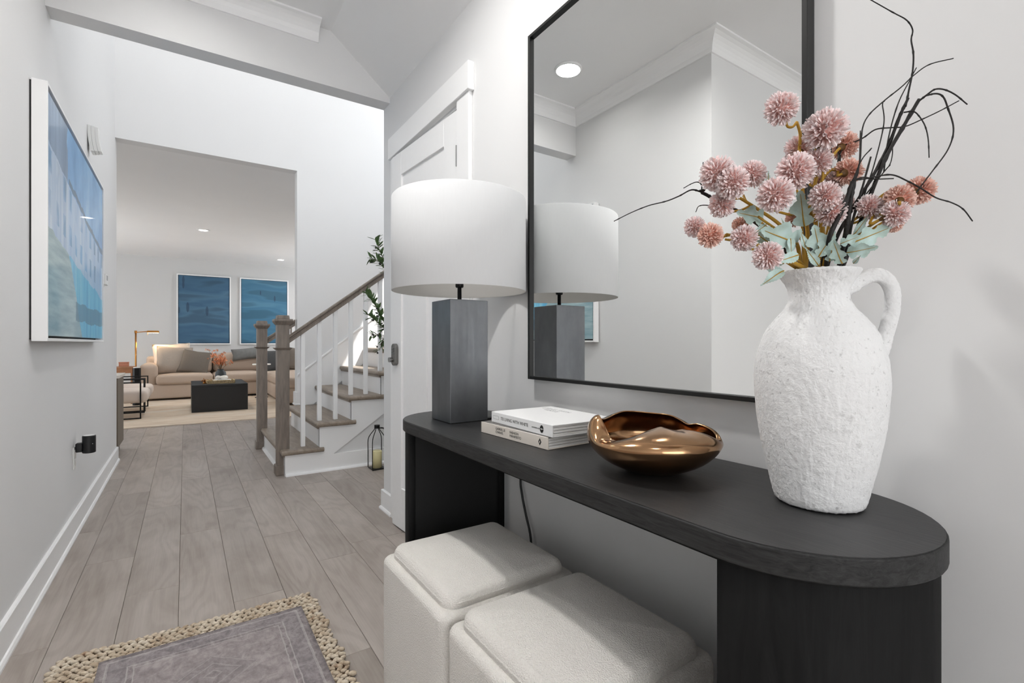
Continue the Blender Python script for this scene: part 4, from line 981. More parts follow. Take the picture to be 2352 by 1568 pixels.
# ------------------------------------------------------------------ bouquet: dark curly twigs
def twig(label, main, r0, r1, tendrils):
    main = [p if isinstance(p, Vector) else at(*p) for p in main]; root = main[0].copy(); o = empty('curly_twig', root); tag(o, label, 'twig', 'dark twigs in the pitcher vase')
    P = spline(main, 7); low = Vector((VX, VY, KZ + 0.315)) + (root - Vector((VX, VY, root.z))) * 0.3
    P = [low, low.lerp(root, 0.5)] + P; k = len(P); rr = []
    rt = random.Random(len(label))
    for i in range(k):
        t = i / (k - 1); rr.append((r0 + (r1 - r0) * t) * (1 + (0.22 if rt.random() < 0.25 else 0) + rt.uniform(-.08, .08)))
    MB().tube([p - root for p in P], rr, 7).build('twig_stem', 'twig_black', o, smooth=True)
    for (pts, a, b) in tendrils:
        Q = spline([at(*p) for p in pts], 7); n_ = len(Q)
        MB().tube([p - root for p in Q], [(a + (b - a) * i / n_) * (1.35 if i % 9 == 4 else 1) for i in range(n_)], 6).build('tendril', 'twig_black', o, smooth=True)
    return o
twig('dark twig whose wiry tip bends left at the top edge of the picture', [mouth(0.008, -0.006, 1.128), (1922, 545, .765), (1957, 480, .752), (2000, 412, .745), (2038, 340, .737), (2066, 268, .73), (2086, 225, .725)], .0030, .0020,
     [([(2080, 245, .725), (2088, 205, .725), (2096, 165, .722), (2098, 125, .72), (2093, 92, .72), (2096, 68, .718), (2082, 46, .716), (2050, 28, .712), (1990, -6, .705)], .0014, .0007),
      ([(2030, 395, .74), (2040, 320, .735), (2062, 240, .73), (2092, 180, .725), (2105, 155, .72)], .0011, .0007),
      ([(2076, 258, .725), (2098, 256, .715), (2112, 268, .71), (2125, 290, .705), (2132, 320, .703), (2134, 362, .70)], .0011, .0007)])
twig('thick dark twig on the right with two arched drooping tips', [mouth(0.032, -0.008, 1.128), (1964, 540, .757), (1994, 461, .748), (2033, 365, .735), (2078, 285, .725), (2111, 228, .72)], .0032, .0025,
     [([(2108, 234, .72), (2130, 217, .71), (2148, 205, .705), (2170, 206, .70), (2195, 218, .695), (2222, 240, .69)], .0014, .0008),
      ([(2125, 220, .71), (2150, 215, .705), (2166, 222, .70), (2176, 245, .70), (2190, 295, .695), (2178, 342, .695), (2140, 395, .70), (2112, 432, .70), (2098, 452, .70), (2090, 470, .70), (2078, 482, .70)], .0012, .0008)])
twig('short broken dark twig with a long wiry tendril drooping right', [mouth(0.018, -0.022, 1.128), (1945, 520, .735), (1955, 450, .73), (1962, 412, .728)], .0036, .0030,
     [([(1962, 413, .728), (1990, 410, .722), (2045, 401, .71), (2085, 416, .70), (2115, 432, .695), (2150, 454, .69), (2185, 465, .685), (2212, 480, .68), (2234, 508, .678)], .0012, .0008),
      ([(1964, 412, .728), (1985, 407, .724), (2010, 411, .72), (2053, 410, .71)], .0011, .0008),
      ([(1962, 415, .728), (1975, 370, .73), (1980, 300, .735), (1995, 265, .735), (2030, 232, .73), (2070, 200, .72), (2100, 172, .715), (2135, 148, .71), (2190, 134, .70)], .0012, .0007)])
twig('slanted dark twig at the vase centre crossing the pale leaves', [mouth(-0.006, -0.028, 1.128), (1905, 545, .728), (1938, 475, .725), (1958, 417, .724)], .0036, .0030,
     [([(1930, 490, .725), (1955, 430, .73), (1972, 390, .735), (1976, 300, .74)], .0011, .0007), ([(1940, 470, .725), (1975, 375, .73), (2002, 340, .735)], .0011, .0008)])
twig('upright dark twig rising behind the peach bloom', [mouth(0.010, 0.020, 1.128), (1912, 520, .78), (1922, 440, .785), (1928, 356, .785)], .0032, .0026,
     [([(1927, 360, .785), (1923, 330, .785), (1923, 290, .785)], .0012, .0007), ([(1912, 440, .785), (1909, 380, .79), (1909, 332, .79)], .0011, .0008),
      ([(1928, 355, .785), (1942, 333, .78), (1965, 325, .775), (1985, 315, .77), (2012, 297, .76), (2050, 293, .745), (2080, 290, .735), (2120, 273, .72), (2160, 254, .71), (2203, 231, .70)], .0013, .0007)])
twig('dark twig kinked through the middle of the right hand bundle', [mouth(0.026, -0.020, 1.128), (1955, 520, .745), (1978, 440, .742), (2000, 360, .74)], .0022, .0014,
     [([(2025, 367, .74), (2042, 330, .74), (2050, 345, .738), (2045, 375, .735), (2030, 395, .735)], .0010, .0006), ([(1985, 450, .742), (2010, 370, .74), (2030, 285, .735), (2027, 240, .735), (2032, 232, .735)], .0010, .0007),
      ([(1990, 445, .742), (2030, 395, .735), (2045, 378, .73)], .0011, .0008)])
twig('low dark twig stretching left across the mirror', [mouth(-0.024, 0.012, 1.128), (1790, 560, .785), (1720, 500, .79), (1668, 472, .785), (1612, 443, .78)], .0030, .0020,
     [([(1640, 458, .782), (1622, 446, .78), (1612, 442, .78), (1618, 436, .778), (1606, 438, .778)], .0024, .0014), ([(1612, 441, .78), (1588, 436, .78), (1560, 450, .782), (1530, 462, .785), (1490, 472, .79), (1450, 488, .795), (1410, 508, .80)], .0013, .0007),
      ([(1612, 441, .78), (1611, 425, .78), (1602, 418, .78), (1588, 422, .78), (1570, 432, .78)], .0010, .0006), ([(1611, 440, .78), (1613, 400, .78), (1615, 372, .78)], .0008, .0006),
      ([(1665, 480, .785), (1630, 472, .78), (1606, 473, .78), (1598, 487, .78)], .0010, .0006)])

# ------------------------------------------------------------------ ottomans
def superbox(x0, x1, y0, y1, z0, z1, rc, rt, n=8, dome=0.0, rb=None):
    """box with rounded vertical corners (rc) and rolled top edge (rt)"""
    m = MB(); cxm, cym = (x0 + x1) / 2, (y0 + y1) / 2; hx, hy = (x1 - x0) / 2, (y1 - y0) / 2
    def ring(ins, z, dz=0.0):
        pts = []; r = max(0.002, rc - ins)
        for (sx, sy, a0) in ((1, 1, 0), (-1, 1, 90), (-1, -1, 180), (1, -1, 270)):
            for i in range(n + 1):
                a = R(a0 + 90 * i / n); pts.append((cxm + sx * (hx - ins - r) + r * math.cos(a), cym + sy * (hy - ins - r) + r * math.sin(a), z))
        return pts
    rings = []
    if rb:
        for i in range(5): a = R(90 * i / 4); rings.append(ring(rb * (1 - math.sin(a)), z0 + rb * (1 - math.cos(a))))
    else: rings.append(ring(0, z0))
    for i in range(7): a = R(90 * i / 6); rings.append(ring(rt * (1 - math.cos(a)), z1 - rt + rt * math.sin(a) - dome))
    N = len(rings[0])
    last = rings[-1]
    for f in (0.8, 0.55, 0.3, 0.1):
        rings.append([(cxm + (p[0] - cxm) * f, cym + (p[1] - cym) * f, z1 - dome * f ** 2.2) for p in last])
    for r_ in rings: m.v += r_
    for k in range(len(rings) - 1):
        for i in range(N): j = (i + 1) % N; m.f.append((k * N + i, k * N + j, (k + 1) * N + j, (k + 1) * N + i))
    m.f.append(tuple(range(N))[::-1]); b = (len(rings) - 1) * N; m.f.append(tuple(range(b, b + N)))
    return m
fz = bpy.data.textures.new('boucle_fuzz', 'CLOUDS'); fz.noise_scale = 0.0045; fz.noise_depth = 2
def ottoman(y0, y1, label):
    x0, x1 = 0.468, 0.866; o = empty('ottoman', ((x0 + x1) / 2, (y0 + y1) / 2, 0)); tag(o, label, 'ottoman', 'cube ottomans under the console')
    def part(mb, name, st):
        p = mb.build(name, 'boucle', None, smooth=True); rel(p, o)
        s = p.modifiers.new('s', 'SUBSURF'); s.subdivision_type = 'SIMPLE'; s.levels = 3; s.render_levels = 3
        d = p.modifiers.new('d', 'DISPLACE'); d.texture = fz; d.strength = st; d.mid_level = 0.5; d.texture_coords = 'LOCAL'
        return p
    part(superbox(x0, x1, y0, y1, 0.012, 0.402, 0.03, 0.018, 5, rb=0.008), 'body', 0.0012)
    part(superbox(x0 + 0.022, x1 - 0.022, y0 + 0.020, y1 - 0.020, 0.390, 0.450, 0.034, 0.027, 6, dome=0.013), 'cushion', 0.0012)
    z = 0.4130; r = 0.034; path = []
    for (cx_, cy_, a0) in ((x1 - 0.024 - r, y1 - 0.022 - r, 0), (x0 + 0.024 + r, y1 - 0.022 - r, 90), (x0 + 0.024 + r, y0 + 0.022 + r, 180), (x1 - 0.024 - r, y0 + 0.022 + r, 270)):
        path += [(cx_ + r * math.cos(R(a0 + 15 * i)), cy_ + r * math.sin(R(a0 + 15 * i)), z) for i in range(7)]
    path.append(path[0])
    pp = MB().tube(path, 0.0032, 6).build('piping', 'boucle', None, smooth=True); rel(pp, o)
    for sx in (x0 + 0.04, x1 - 0.04):
        for sy in (y0 + 0.04, y1 - 0.04): rel(MB().lathe([(0, 0), (0.014, 0), (0.016, 0.014), (0, 0.014)], 12, (sx, sy)).build('foot', 'black_plastic', None), o)
    return o
ottoman(0.972, 1.372, 'cream boucle cube ottoman farther under the console, near the lamp')
ottoman(0.560, 0.958, 'cream boucle cube ottoman nearer the viewer, below the bronze bowl')

# ------------------------------------------------------------------ rugs in the hall
jr = empty('jute_rug', (0.04, 2.075, 0)); tag(jr, 'chunky braided natural jute rug framing the grey rug', 'rug')
lump = MB(); 
rjj = random.Random(8)
def lump_mesh(seed):
    r_ = random.Random(seed); m = MB(); nseg, nr = 8, 6; L, W_, H_ = 0.0225, 0.0086, 0.0115
    for i in range(nr):
        t = i / (nr - 1); w = math.sin(math.pi * (0.08 + 0.84 * t)) ** 0.6
        for k in range(nseg):
            a = 2 * math.pi * k / nseg; m.v.append(((t - 0.5) * L, math.cos(a) * W_ * w * 0.72, math.sin(a) * H_ * w * 0.72))
    m.f = [(i * nseg + k, i * nseg + (k + 1) % nseg, (i + 1) * nseg + (k + 1) % nseg, (i + 1) * nseg + k) for i in range(nr - 1) for k in range(nseg)] + [tuple(range(nseg))[::-1], tuple((nr - 1) * nseg + k for k in range(nseg))]
    return m
LM = lump_mesh(1)
rows = 32; pitch = 0.0282
for j in range(rows):
    m = MB(); yc = -0.014 - j * pitch; xa, xb = -0.381 + rjj.uniform(-0.004, 0.004), 0.381 + rjj.uniform(-0.004, 0.004)
    if j == 0: xa += 0.018; xb -= 0.018
    if j == 1: xa += 0.005; xb -= 0.005
    x = xa; k = 0
    while x < xb:
        s = 1 if k % 2 else -1; ang = R(27 * s + rjj.uniform(-12, 12)); sc = rjj.uniform(0.9, 1.12)
        cy_, sy_ = math.cos(ang), math.sin(ang); oy = yc + s * 0.0052; oz = 0.0085 + rjj.uniform(-0.001, 0.0015)
        wav = 0.0016 * math.sin(x * 37 + j)
        m.add([(x + (p[0] * cy_ - p[1] * sy_) * sc, oy + wav + (p[0] * sy_ + p[1] * cy_) * sc, oz + p[2] * sc) for p in LM.v], LM.f)
        x += 0.0112 * rjj.uniform(0.9, 1.1); k += 1
    b = m.build('braid_row', 'jute', jr, smooth=True); b['kind'] = 'stuff'
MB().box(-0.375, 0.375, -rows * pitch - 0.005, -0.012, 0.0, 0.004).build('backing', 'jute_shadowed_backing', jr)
gr = MB(); nx, ny = 24, 34; wv = random.Random(2)
for j in range(ny + 1):
    for i in range(nx + 1):
        gr.v.append((-0.292 + 0.584 * i / nx, -0.84 * j / ny, 0.0068 + 0.0005 * math.sin(i * 0.9) * math.cos(j * 0.7)))
gr.f = [(j * (nx + 1) + i, j * (nx + 1) + i + 1, (j + 1) * (nx + 1) + i + 1, (j + 1) * (nx + 1) + i) for j in range(ny) for i in range(nx)]
g = gr.build('grey_rug', 'faded_rug', None, smooth=True, loc=(0.071, 1.962, 0.0148)); so = g.modifiers.new('t', 'SOLIDIFY'); so.thickness = 0.005; so.offset = -1
tag(g, 'faded grey medallion rug laid on top of the jute rug', 'rug')

# ------------------------------------------------------------------ left wall: painting, chime, thermostat, outlet with plug-in speaker
pt = empty('framed_painting', (XL, 2.545, 1.018)); tag(pt, 'large blue painting of a street by the water in a pale floater frame', 'painting')
PLn, PHt, PDp = 1.56, 1.0, 0.052
def pp_(mb, name, mat, **kw): return mb.build(name, mat, pt, **kw)
for b in ((0, 0.012, 0, PHt), (PLn - 0.012, PLn, 0, PHt), (0.012, PLn - 0.012, 0, 0.012), (0.012, PLn - 0.012, PHt - 0.012, PHt)):
    pp_(MB().box(0.006, PDp, *b), 'frame_bar', 'trim_paint', bevel=0.001, segs=1)
pp_(MB().box(0.0, 0.006, 0.006, PLn - 0.006, 0.006, PHt - 0.006), 'hanging_back', 'ink_black')
pp_(MB().box(0.006, 0.012, 0.012, PLn - 0.012, 0.012, PHt - 0.012), 'frame_back', 'ink_black')
pp_(MB().box(0.012, PDp - 0.006, 0.022, PLn - 0.022, 0.022, PHt - 0.022), 'canvas', 'blue_painting', bevel=0.002, segs=1)

ch = empty('door_chime', (XL, 3.86, 2.175)); tag(ch, 'white layered door chime high on the left wall', 'door chime')
for k, (dx, z0, z1, mt) in enumerate(((0.0, 0.0, 0.155, 'white_plastic'), (0.0175, 0.002, 0.152, 'white_plastic'), (0.035, 0.004, 0.148, 'white_plastic'))):
    w = 0.0172
    pl = [(dx + w * 0.0 + (0.010 if t > 0.7 else 0) * 0 + 0.016 * (1 - t) ** 2.4, z0 + (z1 - z0) * t) for t in [i / 10 for i in range(11)]]
    pts_ = [(x, zz) for x, zz in pl] + [(x + w, zz) for x, zz in pl[::-1]]
    pts_ = pts_[::-1]
    MB().prism(pts_, 0.0, 0.085 - 0.01 * k, 'y').build('chime_layer', mt, ch, bevel=0.002)
th = empty('thermostat', (XL, 4.46, 1.42)); tag(th, 'small white thermostat mostly hidden behind the blue painting', 'thermostat')
MB().box(0.0, 0.006, 0, 0.12, 0, 0.09).build('wall_plate', 'white_plastic', th, bevel=0.002)
MB().box(0.006, 0.026, 0.008, 0.112, 0.006, 0.084).build('thermostat_body', 'white_plastic', th, bevel=0.004)
MB().box(0.026, 0.0268, 0.03, 0.09, 0.04, 0.075).build('screen', 'grey_plastic', th)

ou = empty('outlet_plate', (XL, 3.405, 0.345)); tag(ou, 'white outlet plate low on the left wall', 'outlet')
MB().box(0, 0.005, 0, 0.07, 0, 0.115).build('cover_plate', 'white_plastic', ou, bevel=0.0018)
for z in (0.018, 0.066): MB().box(0.005, 0.007, 0.018, 0.052, z, z + 0.032).build('socket', 'white_plastic', ou, bevel=0.002)
sk_ = empty('plug_in_speaker', (XL + 0.0075, 3.44, 0.40)); tag(sk_, 'black cylindrical plug-in speaker on the low outlet', 'speaker')
MB().box(0, 0.030, -0.02, 0.02, 0.030, 0.078).build('plug_block', 'black_plastic', sk_, bevel=0.006)
cy = MB().lathe([(0, 0.022), (0.026, 0.022), (0.029, 0.025), (0.029, 0.112), (0.026, 0.115), (0.0, 0.115)], 28, (0.054, 0.0)).build('speaker_body', 'black_plastic', sk_, smooth=False, bevel=0.001)
MB().lathe([(0, 0.1152), (0.025, 0.1152), (0.025, 0.1162), (0, 0.1162)], 24, (0.054, 0.0)).build('top_disc', 'white_plastic', sk_)
MB().tube([(0.054 + 0.0175, -0.0235, 0.072), (0.054 + 0.0180, -0.0240, 0.072)], 0.0016, 8).build('indicator', 'white_plastic', sk_)

# ------------------------------------------------------------------ living room
rug = empty('living_rug', (0.6, 9.0, 0)); tag(rug, 'pale beige faded area rug under the black coffee table', 'rug')
m = MB(); N1 = 60
top = []; 
for i in range(N1 + 1): top.append((-2.4 + 6.0 * i / N1, 7.20 + 0.016 * math.sin(i * 1.7) - 0.0 * i))
pts_ = top + [(3.6, 10.9), (-2.4, 10.9)]
rel(MB().prism([(x, y - (x + 2.4) * 0.02 + 0.10 if y < 8 else y) for x, y in pts_], 0.001, 0.012, 'z').build('rug_pile', 'living_rug_wool', None), rug)
m = MB(); rr_ = random.Random(4)
for i in range(240):
    x = -1.2 + 3.2 * i / 240; y = 7.30 - (x + 2.4) * 0.02
    m.box(x, x + 0.006, y - 0.02 - rr_.random() * 0.03, y, 0.001, 0.006)
fg = m.build('fringe', 'cream_fabric', None); rel(fg, rug); fg['kind'] = 'stuff'

def cushion_box(x0, x1, y0, y1, z0, z1, r=0.05, dome=0.02): return superbox(x0, x1, y0, y1, z0, z1, r, min(r, (z1 - z0) * 0.45), 4, dome=dome, rb=min(r, (z1 - z0) * 0.4))
sofa = empty('sectional_sofa', (0.6, 10.9, 0)); tag(sofa, 'beige L-shaped sectional sofa under the teal pictures', 'sofa')
def so_(mb, name, mat='sofa_fabric', **kw): return rel(mb.build(name, mat, None, smooth=True, **kw), sofa)
so_(cushion_box(-0.62, 2.55, 10.42, 11.50, 0.045, 0.29, 0.03, 0.0), 'base'); so_(cushion_box(1.30, 2.55, 8.45, 10.42, 0.045, 0.29, 0.03, 0.0), 'chaise_base')
so_(cushion_box(-0.42, 0.43, 10.38, 11.2, 0.285, 0.475), 'seat_cushion'); so_(cushion_box(0.435, 1.28, 10.38, 11.2, 0.285, 0.475), 'seat_cushion'); so_(cushion_box(1.29, 2.5, 8.42, 11.2, 0.285, 0.475), 'seat_cushion')
so_(cushion_box(-0.66, -0.40, 10.44, 11.50, 0.20, 0.66, 0.09, 0.01), 'arm')
for (a, b) in ((-0.42, 0.44), (0.45, 1.28), (1.30, 2.4)):
    c_ = so_(cushion_box(a, b, 11.02, 11.34, 0.44, 0.83, 0.10, 0.02), 'back_cushion')
so_(cushion_box(-0.6, 2.55, 11.30, 11.52, 0.05, 0.78, 0.06, 0.01), 'back_frame'); so_(cushion_box(2.32, 2.58, 8.6, 11.4, 0.05, 0.74, 0.06, 0.01), 'side_back')
for (x, y) in ((-0.55, 10.48), (1.1, 10.48), (1.36, 8.52), (2.45, 8.52), (2.45, 11.4), (-0.55, 11.4)): rel(MB().box(x - 0.03, x + 0.03, y - 0.03, y + 0.03, 0.012, 0.05).build('foot', 'black_metal', None), sofa)

def pillow(name, label, loc, rot, w, h, t, mat, grp='sofa pillows'):
    m = MB(); n = 12
    for sgn in (1, -1):
        for j in range(n + 1):
            for i in range(n + 1):
                a, b = -1 + 2 * i / n, -1 + 2 * j / n
                e = max(0.0, (1 - abs(a) ** 2.6)) ** 0.5 * max(0.0, (1 - abs(b) ** 2.6)) ** 0.5
                pin = 1 - 0.07 * (1 - abs(a * b)) * (max(abs(a), abs(b)) ** 4)
                m.v.append((a * w / 2 * pin, sgn * e * t / 2, b * h / 2 * pin))
        o0 = 0 if sgn == 1 else (n + 1) ** 2
        m.f += [(o0 + j * (n + 1) + i, o0 + j * (n + 1) + i + 1, o0 + (j + 1) * (n + 1) + i + 1, o0 + (j + 1) * (n + 1) + i) for j in range(n) for i in range(n)]
    me = m.mesh(name, True); bm = bmesh.new(); bm.from_mesh(me); bmesh.ops.remove_doubles(bm, verts=bm.verts, dist=1e-4); bmesh.ops.recalc_face_normals(bm, faces=bm.faces); bm.to_mesh(me); bm.free()
    me.polygons.foreach_set('use_smooth', [True] * len(me.polygons)); me.materials.append(M(mat))
    o = bpy.data.objects.new(name, me); COL.objects.link(o); o.location = loc; o.rotation_euler = rot
    return tag(o, label, 'pillow', grp)
pillow('throw_pillow', 'wrinkled beige pillow leaning on the left end of the sofa', (-0.16, 10.86, 0.69), (R(-18), R(4), R(6)), 0.56, 0.54, 0.17, 'pillow_beige')
pillow('throw_pillow', 'cream linen pillow behind the beige pillow at the sofa arm', (-0.20, 10.99, 0.73), (R(-14), R(-3), 0), 0.58, 0.56, 0.15, 'pillow_linen')
pillow('throw_pillow', 'taupe pillow standing on the seat right of the beige pillow', (0.15, 10.78, 0.66), (R(-24), R(10), R(-8)), 0.48, 0.46, 0.15, 'pillow_taupe')
pillow('lumbar_pillow', 'grey patterned lumbar pillow resting on the sofa back', (1.02, 11.02, 0.80), (R(-20), R(-6), R(4)), 0.52, 0.24, 0.13, 'pillow_grey')
pillow('throw_pillow', 'charcoal pillow in the sofa corner between the newel posts', (1.52, 10.80, 0.66), (R(-22), R(-5), R(-14)), 0.46, 0.46, 0.15, 'pillow_charcoal')
pillow('throw_pillow', 'taupe pillow at the far right of the sofa beside the stair wall', (1.95, 10.72, 0.68), (R(-20), R(6), R(-20)), 0.50, 0.48, 0.15, 'pillow_taupe')

# coffee table and what stands on it
ct = empty('coffee_table', (0.45, 8.82, 0.0122)); tag(ct, 'black block coffee table on the pale rug', 'coffee table')
TX0, TX1, TY0, TY1, TZ = 0.078, 0.79, 8.34, 9.35, 0.405
def ctp(mb, n, **kw): return rel(mb.build(n, 'table_black', None, **kw), ct)
ctp(MB().box(TX0, TX1, TY0, TY1, TZ - 0.03, TZ), 'table_top', bevel=0.002, segs=1)
ctp(MB().box(TX0, TX1, TY0, TY0 + 0.03, 0.0125, TZ - 0.03), 'side_panel', bevel=0.002, segs=1); ctp(MB().box(TX0, TX1, TY1 - 0.03, TY1, 0.0125, TZ - 0.03), 'side_panel', bevel=0.002, segs=1)
ctp(MB().box(TX0, TX0 + 0.03, TY0 + 0.03, TY1 - 0.03, 0.0125, TZ - 0.03), 'side_panel'); ctp(MB().box(TX1 - 0.03, TX1, TY0 + 0.03, TY1 - 0.03, 0.0125, TZ - 0.03), 'side_panel')
tr = empty('wicker_tray', (0.45, 8.62, TZ)); tag(tr, 'beaded wicker tray at the front of the coffee table', 'tray')
MB().box(-0.18, 0.18, -0.12, 0.12, 0.001, 0.010).build('tray_floor', 'wicker', tr)
bead = MB().lathe([(0, -0.012), (0.009, -0.007), (0.011, 0), (0.009, 0.007), (0, 0.012)], 8).mesh('bead', True); bead.materials.append(M('wicker'))
for i in range(18):
    for s in (-1, 1):
        for z in (0.022, 0.042):
            o = bpy.data.objects.new('bead', bead); COL.objects.link(o); o.parent = tr; o.location = (-0.175 + 0.35 * i / 17, s * 0.12, z)
for i in range(1, 9):
    for s in (-1, 1):
        for z in (0.022, 0.042):
            o = bpy.data.objects.new('bead', bead); COL.objects.link(o); o.parent = tr; o.location = (s * 0.178, -0.12 + 0.24 * i / 9, z)
bk = empty('small_book', (0.47, 8.63, TZ + 0.0105), R(8)); tag(bk, 'small white book lying in the wicker tray', 'book')
MB().box(-0.11, 0.11, -0.075, 0.075, 0, 0.035).build('pages', 'paper_edges', bk); MB().box(-0.115, 0.115, -0.08, 0.08, 0.035, 0.040).build('cover', 'book_white', bk)
kn = MB().tube(spline([(-0.07, 0, 0.02), (-0.02, 0.03, 0.03), (0.05, 0.02, 0.045), (0.07, -0.01, 0.03), (0.02, -0.03, 0.025), (-0.04, -0.02, 0.045), (-0.06, 0.02, 0.035)], 6), 0.019, 10).build('knot_sculpture', 'ceramic_white', None, smooth=True, loc=(0.46, 8.63, TZ + 0.0515))
tag(kn, 'white ceramic knot ornament on the small book in the tray', 'ornament')
gd = empty('gold_ornament', (0.245, 8.66, TZ)); tag(gd, 'branching gold ornament left of the wicker tray', 'ornament')
rg = random.Random(9)
for i in range(14):
    a, e = rg.uniform(0, 6.28), rg.uniform(0.1, 1.4); L = rg.uniform(0.03, 0.055); d = Vector((math.cos(a) * math.cos(e), math.sin(a) * math.cos(e), math.sin(e))) * L
    MB().tube([(0, 0, 0.03), d + Vector((0, 0, 0.03))], [0.004, 0.003], 5).build('spike', 'brass', gd)
    MB().lathe([(0, -0.009), (0.008, 0), (0, 0.009)], 8).build('ball', 'brass', gd, smooth=True, loc=d + Vector((0, 0, 0.03)))
MB().lathe([(0, 0), (0.03, 0), (0.02, 0.02), (0, 0.032)], 12).build('ornament_base', 'brass', gd, smooth=True)
vs_ = empty('slate_vase', (0.475, 9.08, TZ)); tag(vs_, 'slate grey bottle vase on the coffee table holding orange flowers', 'vase')
MB().lathe([(0, 0), (0.065, 0), (0.078, 0.012), (0.080, 0.09), (0.072, 0.145), (0.048, 0.165), (0.044, 0.185), (0.048, 0.19), (0.036, 0.19), (0.036, 0.16), (0, 0.15)], 28).build('vase_body', 'ceramic_slate', vs_, smooth=True)
fl = empty('orange_flowers', (0.475, 9.08, TZ + 0.16)); tag(fl, 'bunch of dusty orange flowers in the slate vase', 'flowers')
pm = MB()
for i in range(5):
    a = i * 1.257; pm.add([(0, 0, 0), (0.012 * math.cos(a - .5), 0.012 * math.sin(a - .5), 0.006), (0.022 * math.cos(a), 0.022 * math.sin(a), 0.010), (0.012 * math.cos(a + .5), 0.012 * math.sin(a + .5), 0.006)], [(0, 1, 2, 3)])
pmm = pm.mesh('blossom'); pmm.materials.append(M('petal_orange'))
for s in range(13):
    a = s * 2.4; sp_ = rg.uniform(0.03, 0.2); tip = Vector((math.cos(a) * sp_ - 0.02, math.sin(a) * sp_ * 0.7, rg.uniform(0.12, 0.30) + (0.06 if math.cos(a) < -0.6 else 0)))
    P_ = spline([Vector((0, 0, 0)), tip * 0.45 + Vector((0, 0, 0.03)), tip], 4)
    MB().tube(P_, 0.002, 5).build('stem', 'stem_brown', fl)
    for k in range(9):
        o = bpy.data.objects.new('blossom', pmm); COL.objects.link(o); o.parent = fl
        o.location = P_[rg.randint(4, len(P_) - 1)] + Vector((rg.uniform(-.035, .035), rg.uniform(-.035, .035), rg.uniform(-.02, .03))); o.rotation_euler = (rg.uniform(-1.5, 1.5), rg.uniform(-1.5, 1.5), rg.uniform(0, 6)); s_ = rg.uniform(0.8, 1.5); o.scale = (s_, s_, s_)
wt = empty('drinks_table', (1.17, 10.0, 0.0125)); tag(wt, 'small white round side table in front of the sofa corner', 'side table')
MB().lathe([(0, 0.60), (0.15, 0.60), (0.155, 0.61), (0.15, 0.62), (0, 0.62)], 28).build('table_top', 'ceramic_white', wt, smooth=False)
MB().tube([(0, 0, 0.01), (0, 0, 0.60)], 0.012, 10).build('pole', 'black_metal', wt); MB().lathe([(0, 0), (0.11, 0), (0.11, 0.012), (0, 0.012)], 24).build('foot_plate', 'black_metal', wt)

# teal pictures on the far wall
def teal(x0, x1, z0, z1, label, mat):
    t = empty('framed_picture', (x0, LY, z0)); tag(t, label, 'picture', 'teal pictures above the sofa'); w, h = x1 - x0, z1 - z0
    for b in ((0, 0.022, 0, h), (w - 0.022, w, 0, h), (0.022, w - 0.022, 0, 0.022), (0.022, w - 0.022, h - 0.022, h)): MB().box(b[0], b[1], -0.045, -0.002, b[2], b[3]).build('frame_bar', 'trim_paint', t)
    MB().box(0.022, w - 0.022, -0.012, -0.004, 0.022, h - 0.022).build('frame_back', 'ink_black', t)
    MB().box(0.03, w - 0.03, -0.034, -0.012, 0.03, h - 0.03).build('canvas', mat, t)
teal(-0.141, 0.815, 0.985, 2.43, 'darker teal abstract picture, left of the pair above the sofa', 'teal_art_a')
teal(0.985, 1.95, 0.985, 2.43, 'lighter teal abstract picture, right of the pair, behind the newel posts', 'teal_art_b')

# brass floor lamp
fl2 = empty('floor_lamp', (-0.73, 10.95, 0)); tag(fl2, 'slim brass pharmacy floor lamp with its head turned right', 'lamp')
MB().lathe([(0, 0.0), (0.13, 0.0), (0.13, 0.012), (0.02, 0.022), (0, 0.022)], 24).build('base_plate', 'brass', fl2, smooth=False)
MB().tube([(0, 0, 0.02), (0, 0, 1.21)], 0.013, 10).build('pole', 'brass', fl2, smooth=True); MB().tube([(0, 0, 1.205), (0.20, 0, 1.225)], 0.008, 8).build('arm', 'brass', fl2, smooth=True)
MB().lathe([(0, 1.19), (0.02, 1.19), (0.02, 1.235), (0, 1.235)], 12).build('joint', 'brass', fl2)
hd2 = MB().prism([(0.16 + 0.0, 1.200), (0.34, 1.200), (0.34, 1.228), (0.33, 1.238), (0.17, 1.238), (0.16, 1.228)], -0.045, 0.045, 'y').build('lamp_head', 'brass', fl2, bevel=0.003)
MB().box(0.17, 0.33, -0.035, 0.035, 1.196, 1.2005).build('bulb_panel', 'lamp_glow_warm', hd2); MB().tube([(0.17, 0, 1.20), (0.17, 0, 1.155)], 0.003, 6).build('pull_switch', 'brass', hd2)
bl = light('warm_bulb', 'AREA', (0.25, 0, 1.185), 2, (1.0, 0.72, 0.42), (0.15, 0.06), (0, 0, -1)); bl.parent = fl2

# side table with boxes
stb = empty('end_table', (-0.92, 10.35, 0)); tag(stb, 'wooden end table between the armchairs and the sofa arm', 'side table')
MB().box(-0.25, 0.22, -0.24, 0.24, 0.59, 0.62).build('table_top', 'table_wood', stb, bevel=0.003)
MB().box(-0.25, 0.22, -0.24, 0.24, 0.52, 0.59).build('apron', 'table_wood', stb)
for sx in (-0.23, 0.20):
    for sy in (-0.22, 0.22): MB().box(sx - 0.02, sx + 0.02, sy - 0.02, sy + 0.02, 0.013, 0.52).build('leg', 'table_wood', stb)
bxx = empty('keepsake_box', (-0.85, 10.40, 0.6205)); tag(bxx, 'small terracotta box on the wooden end table beside the brass lamp', 'box')
MB().box(-0.065, 0.065, -0.05, 0.05, 0, 0.055).build('box_body', 'box_terracotta', bxx, bevel=0.003); MB().box(-0.068, 0.068, -0.053, 0.053, 0.056, 0.075).build('lid', 'box_terracotta', bxx, bevel=0.003)

